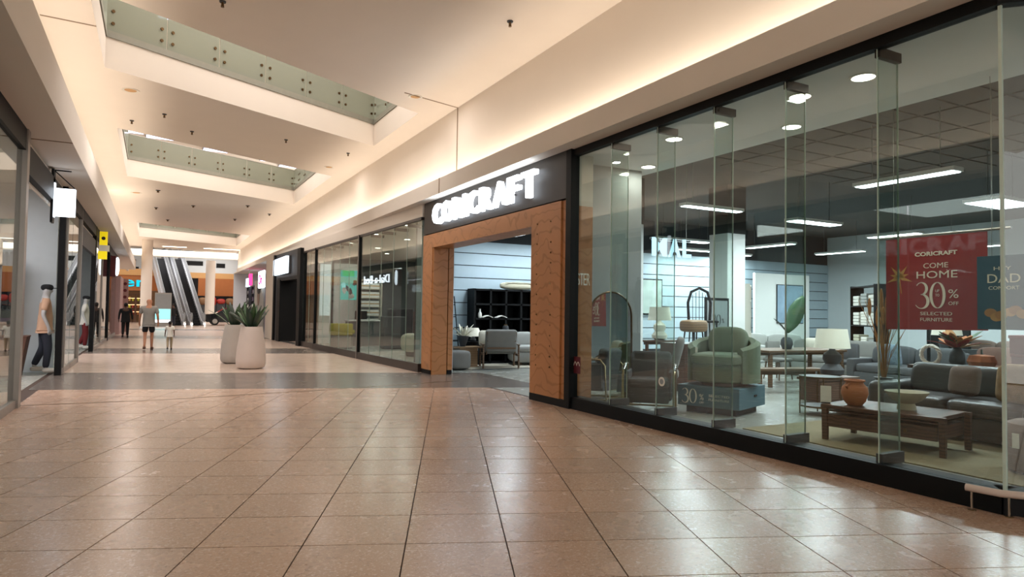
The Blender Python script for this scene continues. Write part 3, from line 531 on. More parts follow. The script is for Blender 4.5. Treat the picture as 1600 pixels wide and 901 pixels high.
# pouf
pf = T('pouf', 'round taupe upholstered pouf at the window corner', 'pouf', (7.55, 3.28, .0125)); MB().lathe([(.24, .02), (.27, .06), (.28, .24), (.28, .40), (.25, .47), (.18, .50), (.02, .505)], n=32).build('body', 'taupe', pf, True); MB().ring([(.285, .235), (.287, .245), (.285, .255), (.27, .255), (.27, .235)], n=32).build('seam', 'taupe', pf, True); MB().cbox((-.285, .06, .32), (.006, .06, .14)).build('price_tag', 'card', pf); MB().cone((0, 0, 0), (0, 0, .02), .2, .2, 20).build('base_ring', 'black', pf)
# red banner and teal poster
bn = T('hanging_banner', 'red hanging banner reading come home up to 30% off selected furniture', 'banner', (8.05, 0, 0))
MB().prism([(0, 1.34), (1.15, 1.36), (1.15, 2.45), (0, 2.45)], FR_IN((0, 5.10, 0)), .006).build('sheet', 'red', bn); MB().tube([(0, 5.22, 2.47), (0, 3.72, 2.47)], .016).build('hanging_bar', 'steel', bn)
for y in (5.0, 3.9): MB().cone((0, y, 2.48), (0, y, 4.6), .004, .004, 6).build('hanging_wire', 'steel', bn)
fb = lambda u0, v0: (lambda u, v, w_: (-.008-w_, 5.10-u0-u, v0+v))
def bt(body, u, v, wd, ht, nm='print_line', bold=0): text(body, fb(u, v), wd, ht, .003, 'print', nm, bn, bold=bold)
bt('CORICRAFT', .36, 2.22, .48, .05, bold=.03); bt('COME', .46, 2.075, .28, .06); bt('HOME', .38, 1.955, .46, .085)
thirty(fb(.36, 1.60), 0, 0, .31, 'print', bn); bt('%', .74, 1.72, .11, .1, 'print_mark'); bt('OFF', .74, 1.64, .11, .04); bt('UP', .595, 1.79, .045, .032); bt('TO', .595, 1.74, .045, .032); bt('SELECTED', .42, 1.52, .36, .04); bt('FURNITURE', .42, 1.45, .36, .04)
s = MB()
for i in range(7):
    a = math.radians(-20+i*37); L_ = .12 if i % 2 else .17
    s.prism([(.17, 1.98), (.17+.045*math.cos(a-.5), 1.98+.05*math.sin(a-.5)), (.17+L_*math.cos(a), 1.98+L_*math.sin(a)), (.17+.045*math.cos(a+.5), 1.98+.05*math.sin(a+.5))], fb(0, 0), .002)
s.prism([(.165, 1.99), (.175, 1.99), (.20, 1.78), (.19, 1.78)], fb(0, 0), .002); s.build('printed_leaf', 'gold', bn)
tp = T('teal_poster', 'teal poster reading DAD comfort hanging right of the red banner', 'poster', (7.62, 0, 0)); ft = lambda u0, v0: (lambda u, v, w_: (-w_, 3.84-u0-u, v0+v))
MB().prism([(0, 1.38), (.72, 1.38), (.72, 2.14), (0, 2.14)], ft(0, 0), .006).build('sheet', 'tealp', tp)
for b_, u, v, wd, ht in (('DAD', .10, 1.86, .30, .09), ('HEY', .16, 1.99, .16, .035), ('COMFORT', .11, 1.79, .28, .035)): text(b_, lambda a, b, c: ft(u, v)(a, b, c+.007), wd, ht, .003, 'print', 'print_line', tp)
for i in range(6):
    c = (.12+.06*i+random.uniform(-.02, .02), 1.56+random.uniform(-.06, .08)); s = MB(); s.prism([(c[0]+.06*math.cos(2*PI*k/12), c[1]+.045*math.sin(2*PI*k/12)) for k in range(12)], lambda a, b, w_: ft(0, 0)(a, b, w_+.007+.001*i), .001); s.build('printed_food', 'gold' if i % 2 else 'straw', tp)
for y in (3.7, 3.25): MB().cone((0, y, 2.14), (0, y, 4.02), .003, .003, 6).build('hanging_wire', 'steel', tp)
# tall dried grass in a dark floor vase
gv = T('floor_vase', 'dark floor vase of dried reddish grass behind the sofa end', 'vase', (9.0, 5.75, 0)); MB().lathe([(.12, 0), (.19, .15), (.2, .35), (.13, .55), (.10, .62), (.12, .65), (.10, .65)], n=24).build('pot', 'slate', gv, True)
for i in range(26):
    a = random.uniform(0, 6.28); r = random.uniform(.08, .34); h = random.uniform(1.15, 1.75)
    MB().tube([(0, 0, .5), (r*.3*math.cos(a), r*.3*math.sin(a), h*.7), (r*math.cos(a), r*math.sin(a), h)], [.006, .005, .003], 5).build('stem', 'straw', gv)
    if i % 2: MB().sup((r*math.cos(a), r*math.sin(a), h+.08), (.05, .05, .26), 1, 1, n=8, k=6).build('plume', 'straw', gv, True)
# round side table with glass top
sd = T('side_table', 'small round metal side table with two tiers left of the coffee table', 'side table', (9.0, 6.75, 0))
for z in (.12, .56): MB().cone((0, 0, z), (0, 0, z+.015), .30, .30, 28).build('shelf', 'midgrey', sd); MB().ring([(.295, z-.005), (.305, z-.005), (.305, z+.02), (.295, z+.02)], n=28).build('rim', 'bronze', sd)
for k in range(4): a = PI/4+k*PI/2; MB().cone((.29*math.cos(a), .29*math.sin(a), 0), (.29*math.cos(a), .29*math.sin(a), .57), .01, .01, 8).build('leg', 'bronze', sd)
def lampf(name, label, loc, m_='slate', sc_=1.0):
    t = T(name, label, 'lamp', loc); k = sc_
    MB().lathe([(.10*k, 0), (.19*k, .04*k), (.20*k, .12*k), (.12*k, .22*k), (.16*k, .30*k), (.15*k, .38*k), (.06*k, .46*k), (.03*k, .52*k)], n=24).build('base', m_, t, True)
    MB().ring([(.30*k, .50*k), (.25*k, .84*k), (.245*k, .84*k), (.295*k, .50*k)], n=28).build('shade', 'shade', t, True); MB().cone((0, 0, .5*k), (0, 0, .72*k), .008, .008, 6).build('stem', 'bronze', t); MB().sup((0, 0, .66*k), (.07, .07, .1), 1, 1, n=10, k=6).build('bulb', 'shade', t, True)
    return t
st_ = T('console_table', 'low dark console behind the round side table', 'console', (10.55, 7.75, 0)); MB().cbox((0, 0, .40), (1.1, .45, .04), bev=.005).build('top', 'walnut', st_); MB().cbox((0, 0, .2), (1.0, .4, .36)).build('cabinet', 'walnut', st_)
for s1 in (-.25, .25): MB().cbox((s1, -.205, .2), (.46, .012, .3), bev=.003).build('door', 'walnut', st_)
lampf('table_lamp', 'table lamp with white drum shade and dark gourd base on the console', (10.72, 7.8, .421))
# dining table, bench, chairs
def table(name, label, loc, rz, lx, ly, h, m_, cat='table', th=.05):
    t = T(name, label, cat, loc, rz); MB().cbox((0, 0, h-th/2), (lx, ly, th), bev=.006).build('top', m_, t)
    for a in (-1, 1):
        for b in (-1, 1): MB().cbox((a*(lx/2-.1), b*(ly/2-.07), (h-th)/2), (.07, .07, h-th), bev=.004).build('leg', m_, t)
    MB().cbox((0, 0, h-th-.04), (lx-.3, .04, .08)).build('apron', m_, t); return t
table('dining_table', 'long timber dining table behind the teal plinth', (12.3, 9.95, 0), -.1, 2.2, 1.0, .76, 'teak', 'table'); table('dining_bench', 'timber bench in front of the dining table', (11.0, 9.0, 0), -.3, 1.5, .36, .46, 'teak', 'bench')
def chair(name, label, loc, rz, m_='greyfab', wd='teak'):
    t = T(name, label, 'chair', loc, rz); MB().cbox((0, 0, .45), (.48, .48, .08), bev=.03).build('seat', m_, t, True)
    MB().arc((0, 0, .45), .24, .28, math.radians(120), math.radians(240), .05, .42, 12).build('backrest', m_, t, True)
    for a in (-1, 1):
        for b in (-1, 1): MB().cone((a*.22, b*.22, 0), (a*.18, b*.18, .42), .014, .022, 8).build('leg', wd, t)
    return t
chair('dining_chair', 'grey dining chair at the far side of the dining table', (12.9, 10.8, 0), -PI/2); chair('dining_chair', 'grey dining chair at the left end of the dining table', (11.0, 10.3, 0), 0, 'lightfab'); chair('dining_chair', 'grey dining chair at the right end of the dining table', (13.8, 9.7, 0), PI, 'charcoal')
# big banana leaf in a pot
lp = T('potted_leaf', 'single huge dark green leaf rising from a pot on the dining table', 'plant', (12.1, 9.9, .762))
MB().lathe([(.09, 0), (.13, .1), (.12, .2), (.07, .26)], n=20).build('pot', 'slate', lp, True); MB().tube([(0, 0, .2), (0, 0, .42)], .012).build('stalk', 'leafd', lp)
def blade(s, base, dirv, length, width, bend=.15, n=8, side=None):
    base = Vector(base); d = Vector(dirv).normalized(); sd_ = side if side else d.cross(Vector((0, 0, 1))).normalized(); nn = sd_.cross(d)
    P = []; Fs = []
    for i in range(n+1):
        t = i/n; c = base+d*length*t - nn*bend*length*t*t; wv = width/2*math.sin(PI*min(1, t*.93+.05))**.8
        P += [c-sd_*wv, c-nn*.02*width, c+sd_*wv]
    for i in range(n):
        for k in range(2): Fs.append((i*3+k, i*3+k+1, (i+1)*3+k+1, (i+1)*3+k))
    v = s._add(P, Fs); return s
def leafpart(parent, base, dirv, length, width, bend, m_='leaf', side=None):
    s = MB(); blade(s, base, dirv, length, width, bend, side=side)
    o = s.build('leaf', m_, parent, True); md = o.modifiers.new('thick', 'SOLIDIFY'); md.thickness = .004; return o
leafpart(lp, (0, 0, .36), (.45, -.1, .8), .95, .36, .12, 'leaf', Vector((.8, -.5, -.5)).normalized())
leafpart(lp, (0, 0, .36), (-.3, .2, .6), .4, .16, .2, 'leafd')
# black framed 30% board
fb2 = T('framed_board', 'grey framed stand-up board with 30% print behind the sage chair', 'sign board', (11.15, 11, 0)); B('frame', 'black', fb2, -.36, .36, -.015, .02, .55, 1.86); B('sheet', 'grey', fb2, -.31, .31, -.022, -.016, .6, 1.80)
thirty(lambda u, v, w_: (-.17+u, -.023-w_, 1.25+v), 0, 0, .24, 'dprint', fb2); text('%', lambda u, v, w_: (.13+u, -.023-w_, 1.3+v), .08, .1, .003, 'dprint', 'print_mark', fb2)
for a in (-.3, .3): MB().cone((a, 0, 0), (a, 0, .56), .015, .015, 8).build('leg', 'black', fb2)
B('foot', 'black', fb2, -.4, .4, -.15, .15, 0, .02)
# arched rattan chair, tan stool, cabinet cluster
oc = T('cane_chair', 'dark arched cane-back chair raised behind the sage chair', 'chair', (9.85, 10.2, .925), -.4)
s = MB(); s.tube([(-.22, 0, .4), (-.24, 0, .8), (-.17, 0, 1.02), (0, 0, 1.1), (.17, 0, 1.02), (.24, 0, .8), (.22, 0, .4)], .03, 8); s.build('back_hoop', 'black', oc, True)
for k in range(-2, 3): MB().tube([(k*.07, 0, .42), (k*.07, .01, 1.06-.05*abs(k))], .006, 6).build('spindle', 'black', oc)
MB().cbox((0, -.22, .42), (.48, .46, .05), bev=.02).build('seat', 'black', oc)
for a in (-1, 1):
    for b in (-1, 1): MB().cone((a*.22, -.22+b*.2, 0), (a*.2, -.22+b*.18, .4), .014, .018, 8).build('leg', 'black', oc)
cb = T('display_cabinet', 'low brown timber cabinet between the charcoal armchair and sage chair', 'cabinet', (9.6, 10.0, 0), 0); MB().cbox((0, 0, .46), (1.3, .7, .92), bev=.008).build('carcass', 'walnut', cb)
for a in (-.32, .32): MB().cbox((a, -.356, .46), (.6, .012, .8), bev=.004).build('door', 'walnut', cb); MB().cone((a*.2, -.36, .5), (a*.2, -.385, .5), .012, .015, 8).build('knob', 'bronze', cb)
sl = T('tan_stool', 'tan drum stool with rounded seat on the timber cabinet', 'stool', (9.28, 9.76, .921)); MB().sup((0, 0, .34), (.5, .46, .24), .7, .45).build('seat', 'oak', sl, True)
for k in range(4): a = PI/4+k*PI/2; MB().cone((.2*math.cos(a), .18*math.sin(a), 0), (.17*math.cos(a), .15*math.sin(a), .26), .012, .016, 8).build('leg', 'black', sl)
hb = T('recliner', 'small grey high-backed chair behind the charcoal armchair', 'chair', (8.15, 9.3, 0), 2.4); MB().cbox((0, 0, .42), (.5, .5, .14), bev=.05).build('seat', 'greyfab', hb, True); MB().sup((-.22, 0, .78), (.16, .46, .62), .5, .5, mtx=Matrix.Rotation(-.25, 4, 'Y')).build('backrest', 'greyfab', hb, True)
for a in (-1, 1):
    for b in (-1, 1): MB().cone((a*.2, b*.2, 0), (a*.18, b*.18, .36), .014, .02, 8).build('leg', 'teak', hb)
# generic sofa
def sofa(name, label, loc, rz, m_, wd=2.0, n=2):
    t = T(name, label, 'sofa', loc, rz); MB().cbox((0, 0, .22), (.9, wd, .28), bev=.03).build('base', m_, t, True)
    for k in range(n): y = -wd/2+wd*(k+.5)/n; MB().sup((.06, y, .44), (.8, wd/n, .2), .3, .45).build('seat_cushion', m_, t, True); MB().sup((-.26, y, .68), (.24, wd/n, .44), .35, .5, mtx=Matrix.Rotation(-.15, 4, 'Y')).build('back_cushion', m_, t, True)
    MB().cbox((-.4, 0, .52), (.18, wd, .6), bev=.05).build('back', m_, t, True)
    for b in (-1, 1): MB().cbox((0, b*(wd/2+.08), .36), (.9, .18, .52), bev=.05).build('arm', m_, t, True)
    for a in (-1, 1):
        for b in (-1, 1): MB().cone((a*.36, b*(wd/2-.1), 0), (a*.36, b*(wd/2-.1), .09), .02, .025, 8).build('foot', 'teak', t)
    return t
sofa('sofa', 'grey fabric sofa behind the dining table', (14.6, 10.6, 0), PI+.2, 'greyfab', 2.2); sofa('sofa', 'dark grey sofa behind the lamp console', (13.2, 7.9, 0), PI, 'charcoal', 1.8); sofa('sofa', 'pale grey sofa near the picture wall', (17.2, 14.8, 0), PI+.7, 'lightfab', 2.0); sofa('sofa', 'brown sofa deep in the shop behind the banner', (15.0, 6.6, 0), PI, 'brownbox', 2.2); sofa('sofa', 'taupe sofa near the far wall of the shop', (19.5, 9.5, 0), PI, 'taupe', 2.2)
cush('cushion', 'blue-and-white patterned cushion on the sofa behind the lamp', (13.05, 8.2, .72), PI, .2, mat('blue_pattern', '8a98a8', .9, var=.7, scale=25), .46); cush('cushion', 'white cushion on the grey sofa behind the dining table', (14.3, 10.9, .72), PI, .2, 'cream', .46)
# wall picture and shelving at the back
pw_ = T('wall_panel', 'bright white display panel carrying a blue abstract painting', 'display panel', (20.6, 16.9, 0)); B('panel', 'white', pw_, -1.6, 1.3, 0, .1, 0, 3.0); B('plinth', 'darkgrey', pw_, -1.6, 1.3, -.02, .12, 0, .1)
pa = T('painting', 'large blue abstract painting on the white display panel', 'painting', (20.8, 16.88, 1.2)); B('frame', 'black', pa, -.72, .72, -.02, 0, -.02, 1.42); B('canvas', mat('blue_abstract', '8fa6bc', .8, var=.55, scale=2.2), pa, -.69, .69, -.03, -.02, .01, 1.39)
la = T('landscape_print', 'wide landscape print with green hills behind the cane chair', 'picture', (14.2, 17.5, 1.45)); B('frame', 'black', la, -1.0, 1.0, -.02, .02, 0, 1.2); B('canvas', mat('hill_print', 'a9b7b0', .8, var=.4, scale=3), la, -.96, .96, -.03, -.02, .04, 1.16)
def shelf(name, label, loc, rz, wd, h, n, m_='black', stock=True, cat='shelf'):
    t = T(name, label, cat, loc, rz)
    for a in (-1, 1): MB().cbox((a*wd/2, 0, h/2), (.04, .38, h)).build('side', m_, t)
    for k in range(n+1):
        z = .06+(h-.1)*k/n; MB().cbox((0, 0, z), (wd, .38, .03)).build('shelf_board', m_, t)
    return t
def stock_on(tloc, rz, wd, h, n, label, mats, per=4, grp='shelf stock'):
    c, s_ = math.cos(rz), math.sin(rz); i = 0; names = 'first second third fourth fifth sixth'.split()
    for k in range(n):
        z = .075+(h-.1)*k/n
        for j in range(per):
            u = -wd/2+wd*(j+.5)/per; hh = (h/n)*random.uniform(.3, .7); mm = random.choice(mats)
            t = T('folded_linen', label + ', ' + ['lowest', 'second', 'third', 'fourth', 'top'][k] + ' level, ' + ['left', 'middle' if per == 3 else 'right', 'right'][j] + ' pile', 'linen', (tloc[0]+u*c, tloc[1]+u*s_, tloc[2]+z+.001), rz, group=grp)
            q = max(1, int(hh/.08))
            for b in range(q): MB().cbox((random.uniform(-.01, .01), 0, (b+.5)*hh/q), (wd/per*.75, .28, hh/q*.9), bev=.012).build('folded_layer', mm, t)
shelf('shelf_unit', 'black shelving with folded linen at the back of the shop', (18.4, 12.2, 0), .9, 2.0, 2.4, 4); stock_on((18.4, 12.2, 0), .9, 2.0, 2.4, 4, 'folded linen on the black back shelving', ['cream', 'lightfab', 'wht', 'stone'], 3, 'linen on the back shelving')
shelf('shelf_unit', 'narrow white shelving beside the white column', (15.6, 14.3, 0), .7, 1.0, 2.4, 5, 'ivory'); stock_on((15.6, 14.3, 0), .7, 1.0, 2.4, 5, 'folded linen on the shelving beside the white column', ['cream', 'lightfab', 'taupe', 'tan'], 2, 'linen on the narrow shelving')
ts = T('black_screen', 'black flat panel screen on a stand deep in the shop', 'television', (18.5, 10.0, 0), 1.1); MB().cbox((0, 0, 1.35), (1.5, .06, 1.3), bev=.01).build('panel', 'black', ts); MB().cbox((0, 0, .35), (1.6, .4, .7), bev=.01).build('cabinet', 'darkgrey', ts)
for i, (x, y, lb) in enumerate(((12.8, 7.3, 'tall slim black floor lamp pole left of the red banner'), (13.6, 7.35, 'second tall black pole left of the red banner'))):
    t = T('floor_lamp', lb, 'lamp', (x, y, 0)); MB().cone((0, 0, 0), (0, 0, .03), .16, .16, 20).build('base', 'black', t); MB().cone((0, 0, .03), (0, 0, 2.5), .03, .03, 10).build('pole', 'black', t); MB().ring([(.05, 2.5), (.2, 2.42), (.19, 2.42), (.04, 2.49)], n=20).build('shade', 'black', t, True)
lampf('table_lamp', 'white shaded lamp deep in the shop right of the poles', (15.6, 8.5, .6), 'slate', 1.0); table('side_table', 'dark side table carrying the deep lamp', (15.6, 8.5, 0), 0, .6, .6, .6, 'black', 'side table', .03)
lampf('table_lamp', 'white drum lamp in front of the landscape print', (12.6, 14.6, .75), 'cream', 1.1); table('console_table', 'dark console carrying the white drum lamp', (12.6, 14.6, 0), 0, 1.4, .5, .75, 'walnut', 'console')
# console behind the leather sofa with autumn decorations
cn = table('console_table', 'dark maroon console table behind the leather sofa under the banner', (10.0, 4.7, 0), PI/2, 2.4, .4, .80, 'walnut', 'console')
for i, (y, z, lb) in enumerate(((4.35, 0, 'lower maroon box on the console under the banner'), (4.37, .24, 'upper maroon box on the console under the banner'), (3.88, 0, 'maroon box at the right of the console'))):
    t = T('gift_box', lb, 'box', (10.0, y, .802+z)); MB().cbox((0, 0, .10), (.34, .42, .2), bev=.005).build('body', 'maroon', t); MB().cbox((0, 0, .215), (.36, .44, .04), bev=.005).build('lid', 'redc', t)
t = T('pumpkin', 'orange pumpkin ornament on the console behind the sofa', 'pumpkin', (9.98, 4.98, .801)); MB().lathe([(.03, .01), (.14, .03), (.17, .10), (.14, .18), (.04, .20), (.01, .19)], n=40, flute=.05, nf=9).build('flesh', 'terra', t, True); MB().tube([(0, 0, .18), (.01, .01, .23), (.03, .02, .26)], [.02, .014, .012]).build('stem', 'leafd', t)
t = T('autumn_bouquet', 'bouquet of orange and gold autumn leaves in a vase on the console', 'bouquet', (9.98, 5.3, .801)); MB().lathe([(.06, 0), (.10, .08), (.09, .2), (.05, .26), (.06, .28)], n=20).build('vase', 'slate', t, True)
for i in range(28):
    a = random.uniform(0, 6.28); u = random.uniform(.2, 1.2); leafpart(t, (.03*math.cos(a), .03*math.sin(a), .27), (math.cos(a)*.7, math.sin(a)*.7, u), random.uniform(.2, .42), .13, .2, random.choice(['gold', 'straw', 'redstock', 'terra', 'leaf']))
t = T('woven_wreath', 'pale woven ring wreath standing on the console beside the bouquet', 'wreath', (9.9, 5.62, .805)); 
for k in range(3): MB().tube([(.02*math.sin(a*5+k*2), (.13+.015*math.cos(a*5+k*2))*math.cos(a), .15+(.13+.015*math.cos(a*5+k*2))*math.sin(a)) for a in [2*PI*i/40 for i in range(41)]], .014, 6).build('strand', 'card', t, True)
# ---- seen through the portal
su = T('shelving_unit', 'large black cube shelving unit against the pale boarded wall', 'shelf', (9.25, 17.3, 0))
W_, HH, nc, nr = 2.5, 2.13, 5, 5
for i in range(nc+1): MB().cbox((-W_/2+W_*i/nc, 0, HH/2), (.06, .46, HH)).build('upright', 'black', su)
for j in range(nr+1): MB().cbox((0, 0, .03+(HH-.06)*j/nr), (W_, .46, .05)).build('shelf_board', 'black', su)
B('back_panel', 'black', su, -W_/2, W_/2, .225, .24, 0, HH)
for i, (u, j, lb) in enumerate(((-.85, 3, 'open white book on the cube shelf, left one'), (-.4, 3, 'open white book on the cube shelf, right one'))):
    t = T('open_book', lb, 'book', (9.25+u, 17.12, .03+(HH-.06)*j/nr+.026))
    for a in (-1, 1): MB().cbox((a*.08, 0, .04), (.17, .2, .015), mtx=Matrix.Rotation(a*.35, 4, 'Y')).build('page_block', 'card', t)
t = T('white_vase', 'small white bottle vase on the cube shelf', 'vase', (8.17, 17.1, .03+(HH-.06)*3/nr+.026)); MB().lathe([(.04, 0), (.06, .05), (.05, .13), (.02, .18), (.02, .24), (.025, .25)], n=16).build('body', 'card', t, True); MB().lathe([(.026, .25), (.03, .256), (.02, .256)], n=16).build('lip', 'card', t)
t = T('driftwood_tray', 'long pale wooden dough bowl on top of the cube shelving', 'bowl', (9.45, 17.2, HH+.001)); MB().sup((0, 0, .11), (1.2, .34, .22), .8, .6).build('bowl_body', 'stone', t, True); MB().tube([(-.5, -.15, .19), (0, -.18, .2), (.5, -.15, .19)], .012).build('rim', 'stone', t)
for i in range(4):
    t = T('decor_jar', ['dark round jar on the lower cube shelf at left', 'dark jar on the cube shelf at mid width', 'dark jar on the cube shelf toward the pillar', 'dark lidded jar at the right of the cube shelf'][i], 'jar', (8.5+.5*i, 17.1, .03+(HH-.06)*(2 if i % 2 else 1)/nr+.026)); MB().lathe([(.06, 0), (.1, .08), (.08, .18), (.05, .2)], n=16).build('body', 'slate', t, True); MB().lathe([(.055, .2), (.055, .22), (.01, .24)], n=14).build('lid', 'bronze', t)
# wood-framed lounge chair seen from behind
wc = T('lounge_chair', 'wood-framed lounge chair with grey cushions in the shop entrance, back turned', 'armchair', (8.12, 15.78, .012), math.radians(70)); wc.scale = (1.15, 1.25, 1.05)
MB().cbox((.02, 0, .42), (.66, .62, .14), bev=.05, seg=3).build('seat_cushion', 'greyfab', wc, True)
MB().cbox((-.34, 0, .68), (.18, .66, .56), bev=.06, seg=3, mtx=Matrix.Rotation(-.22, 4, 'Y')).build('back_cushion', 'greyfab', wc, True)
for b in (-1, 1):
    MB().tube([(.34, b*.37, 0), (.34, b*.37, .56)], .02).build('leg', 'teak', wc); MB().tube([(-.40, b*.37, 0), (-.36, b*.37, .58)], .02).build('leg', 'teak', wc)
    MB().cbox((-.02, b*.37, .58), (.8, .05, .03), bev=.01).build('armrest', 'teak', wc); MB().cbox((-.02, b*.36, .33), (.74, .03, .05)).build('side_rail', 'teak', wc); MB().tube([(-.30, b*.30, .34), (-.46, b*.30, .9)], .016).build('back_post', 'teak', wc)
for z in (.5, .68, .84): MB().cbox((-.40-.1*(z-.5), 0, z), (.02, .6, .04)).build('back_rail', 'teak', wc)
cush('cushion', 'white cushion with a black stripe in the lounge chair', (7.9, 16.08, .76), 1.2, .3, 'cream', .44); cush('cushion', 'black cushion in the lounge chair', (8.36, 16.02, .76), 1.3, .3, 'blk', .4)
bt_ = T('block_table', 'pale oak block side table in the shop entrance', 'side table', (7.34, 16.25, .012)); MB().cbox((0, 0, .25), (.52, .5, .5), bev=.006).build('block', 'oak', bt_); MB().cbox((0, 0, .515), (.9, .56, .03), bev=.005).build('top', 'oak', bt_)
fv = T('flower_vase', 'dark tapered vase of white flowers on the oak block table', 'vase', (7.30, 16.3, .543)); MB().lathe([(.07, 0), (.16, .26), (.17, .28), (.15, .28), (.06, .02)], n=20).build('vase', 'slate', fv, True)
for i in range(34):
    a = random.uniform(0, 6.28); r = random.uniform(.05, .25); h = random.uniform(.32, .62)
    leafpart(fv, (.05*math.cos(a), .05*math.sin(a), .26), (r*math.cos(a)*1.3, r*math.sin(a)*1.3, h-.26), math.hypot(r, h-.26)*1.1, .07, .2, 'petal')
dt = T('drum_table', 'dark small drum table under the white lamp in the entrance', 'side table', (7.85, 16.85, .0)); MB().cone((0, 0, .0), (0, 0, .62), .24, .24, 24).build('drum', 'black', dt); MB().cone((0, 0, .62), (0, 0, .64), .27, .27, 24).build('top', 'black', dt); MB().cbox((0, -.25, .45), (.07, .012, .1)).build('price_tag', 'card', dt)
t = T('table_lamp', 'small lamp with white cone shade on the drum table', 'lamp', (7.85, 16.85, .641)); MB().lathe([(.07, 0), (.09, .04), (.05, .14), (.02, .18)], n=18).build('base', 'slate', t, True); MB().ring([(.26, .15), (.15, .38), (.145, .38), (.255, .15)], n=24).build('shade', 'shade', t, True)
og = T('ottoman', 'grey rounded ottoman left of the oak block table', 'ottoman', (6.87, 15.62, 0)); MB().sup((0, 0, .25), (.6, .6, .46), .7, .35).build('body', 'greyfab', og, True); MB().cone((0, 0, 0), (0, 0, .04), .2, .2, 16).build('base', 'black', og); MB().ring([(.302, .24), (.305, .25), (.302, .26), (.28, .25)], n=24).build('seam', 'greyfab', og)
sofa('sofa', 'blue-grey sofa behind the lounge chair in the entrance', (9.55, 16.35, .013), math.radians(-110), 'lightfab', 1.1)
sofa('sofa', 'pale sofa by the portal pillar inside the entrance', (10.9, 14.4, 0), math.radians(160), 'lightfab', 1.6)
r2 = T('rug', 'pale rug under the lounge chair in the entrance', 'rug', (8.6, 16.1, 0)); MB().cbox((0, 0, .006), (2.9, 1.5, .01), bev=.003).build('weave', 'rug2', r2); MB().cbox((0, -.74, .006), (2.9, .03, .012)).build('border', 'darkgrey', r2)
ld = T('leaning_ladder', 'thin black ladder leaning on the pale boarded wall', 'ladder', (7.35, 17.3, 0))
for a in (-.2, .2): MB().tube([(a, -.25, 0), (a, .22, 1.9)], .016).build('rail', 'black', ld)
for k in range(5): z = .3+k*.34; MB().tube([(-.2, -.25+.247*z, z), (.2, -.25+.247*z, z)], .012).build('rung', 'black', ld)
# ================================================================== SHOPFRONT 2 AND BEYOND (right side)
RZ2 = math.atan(.0393)
w2 = S('window_2', 'second glass shopfront past the plywood portal with dark rails', 'window', (5.68, 15.2, 0)); w2.rotation_euler = (0, 0, RZ2)
for y0, y1, n in ((0, 4.8, 5), (4.86, 10.0, 5), (10.06, 11.96, 2)):
    for i in range(n):
        a = y0+(y1-y0)*i/n; b = y0+(y1-y0)*(i+1)/n
        B('glass_pane', 'glassr', w2, -.006, .006, a+.004, b-.004, .2, 3.68)
        if i: B('pane_joint', 'edge', w2, -.007, .009, a-.004, a+.004, .2, 3.68); B('fin_bracket', 'black', w2, .0, .4, a-.03, a+.03, 3.6, 3.68)
mdk = mat('dark_bronze_rail', '2e2825', .4, .3)
B('base', mdk, w2, -.05, .1, 0, 12, 0, .2); B('top_rail', mdk, w2, -.03, .06, 0, 12, 3.68, 3.75); B('header', 'soffit', w2, .0, .1, 0, 18.3, 3.75, 4.06)
for y, wd in ((4.83, .08), (10.03, .07)): B('mullion', 'black', w2, -.05, .06, y-wd/2, y+wd/2, 0, 3.75)
B('mullion_cap', 'alu', w2, -.07, -.05, 4.78, 4.82, 0, 3.75)
B('portal_post', 'black', w2, -.14, .3, 12.0, 12.5, 0, 3.9); B('portal_head', 'darkgrey', w2, -.02, .3, 12.5, 17.6, 2.8, 3.95)
B('portal_post', 'darkgrey', w2, -.02, .3, 16.6, 17.3, 0, 2.8); B('portal_post', 'black', w2, -.1, .05, 17.3, 17.55, 0, 3.95)
d3 = S('door_2', 'black framed open shop door under the glowing white box sign', 'doorway', (5.68, 15.2, 0)); d3.rotation_euler = (0, 0, RZ2)
B('jamb', 'black', d3, -.1, .9, 16.0, 16.6, 0, 2.75); B('head', 'black', d3, -.06, .5, 12.5, 16.6, 2.7, 2.85); B('door_leaf', 'white', d3, .35, .40, 12.9, 14.6, .05, 2.65); B('threshold', 'steel', d3, -.05, .3, 12.5, 16.0, 0, .015)
MB().tube([(.30, 13.2, .9), (.28, 13.2, 1.3)], .015).build('handle', 'chrome', d3)
bs = T('box_sign', 'glowing white box sign above the black framed shop door', 'sign', (5.10, 31.1, 3.0)); B('light_face', 'g_box', bs, -.2, -.1, -1.75, 1.75, 0, .72); B('case', 'darkgrey', bs, -.1, .1, -1.77, 1.77, -.02, .74)
pc = st(B('wall_pier', 'plaster', None, 4.98, 5.6, 33.0, 35.6, 0, 4.06), 'cream pier between the box-sign shop and the pink-sign shop', 'wall')
# interior of shop 2
st(B('floor_shop_two', 'shopfloor', None, 5.75, 6.43, 15.2, 34.9, -.05, -.003), 'grey floor of the second shop by its window', 'floor'); st(B('floor_shop_two', 'shopfloor', None, 6.43, 13, 17.73, 34.9, -.05, -.003), 'grey floor deeper in the second shop', 'floor'); st(B('wall_shop_two_end', 'grey', None, 5.7, 13, 34.5, 34.6, 0, 4.3), 'end wall of the second shop', 'wall'); st(B('wall_shop_two_back', 'grey', None, 13, 13.1, 17.7, 34.6, 0, 4.3), 'back wall of the second shop', 'wall'); st(B('wall_shop_two_side', 'midgrey', None, 6.5, 13, 17.73, 17.8, 0, 4.3), 'side wall of the second shop', 'wall')
st(B('ceiling_shop_two', 'ivory', None, 5.75, 6.43, 15.2, 34.6, 4.1, 4.2), 'ivory ceiling of the second shop by its window', 'ceiling'); st(B('ceiling_shop_two', 'ivory', None, 6.43, 13, 17.73, 34.6, 4.1, 4.2), 'ivory ceiling deeper in the second shop', 'ceiling')
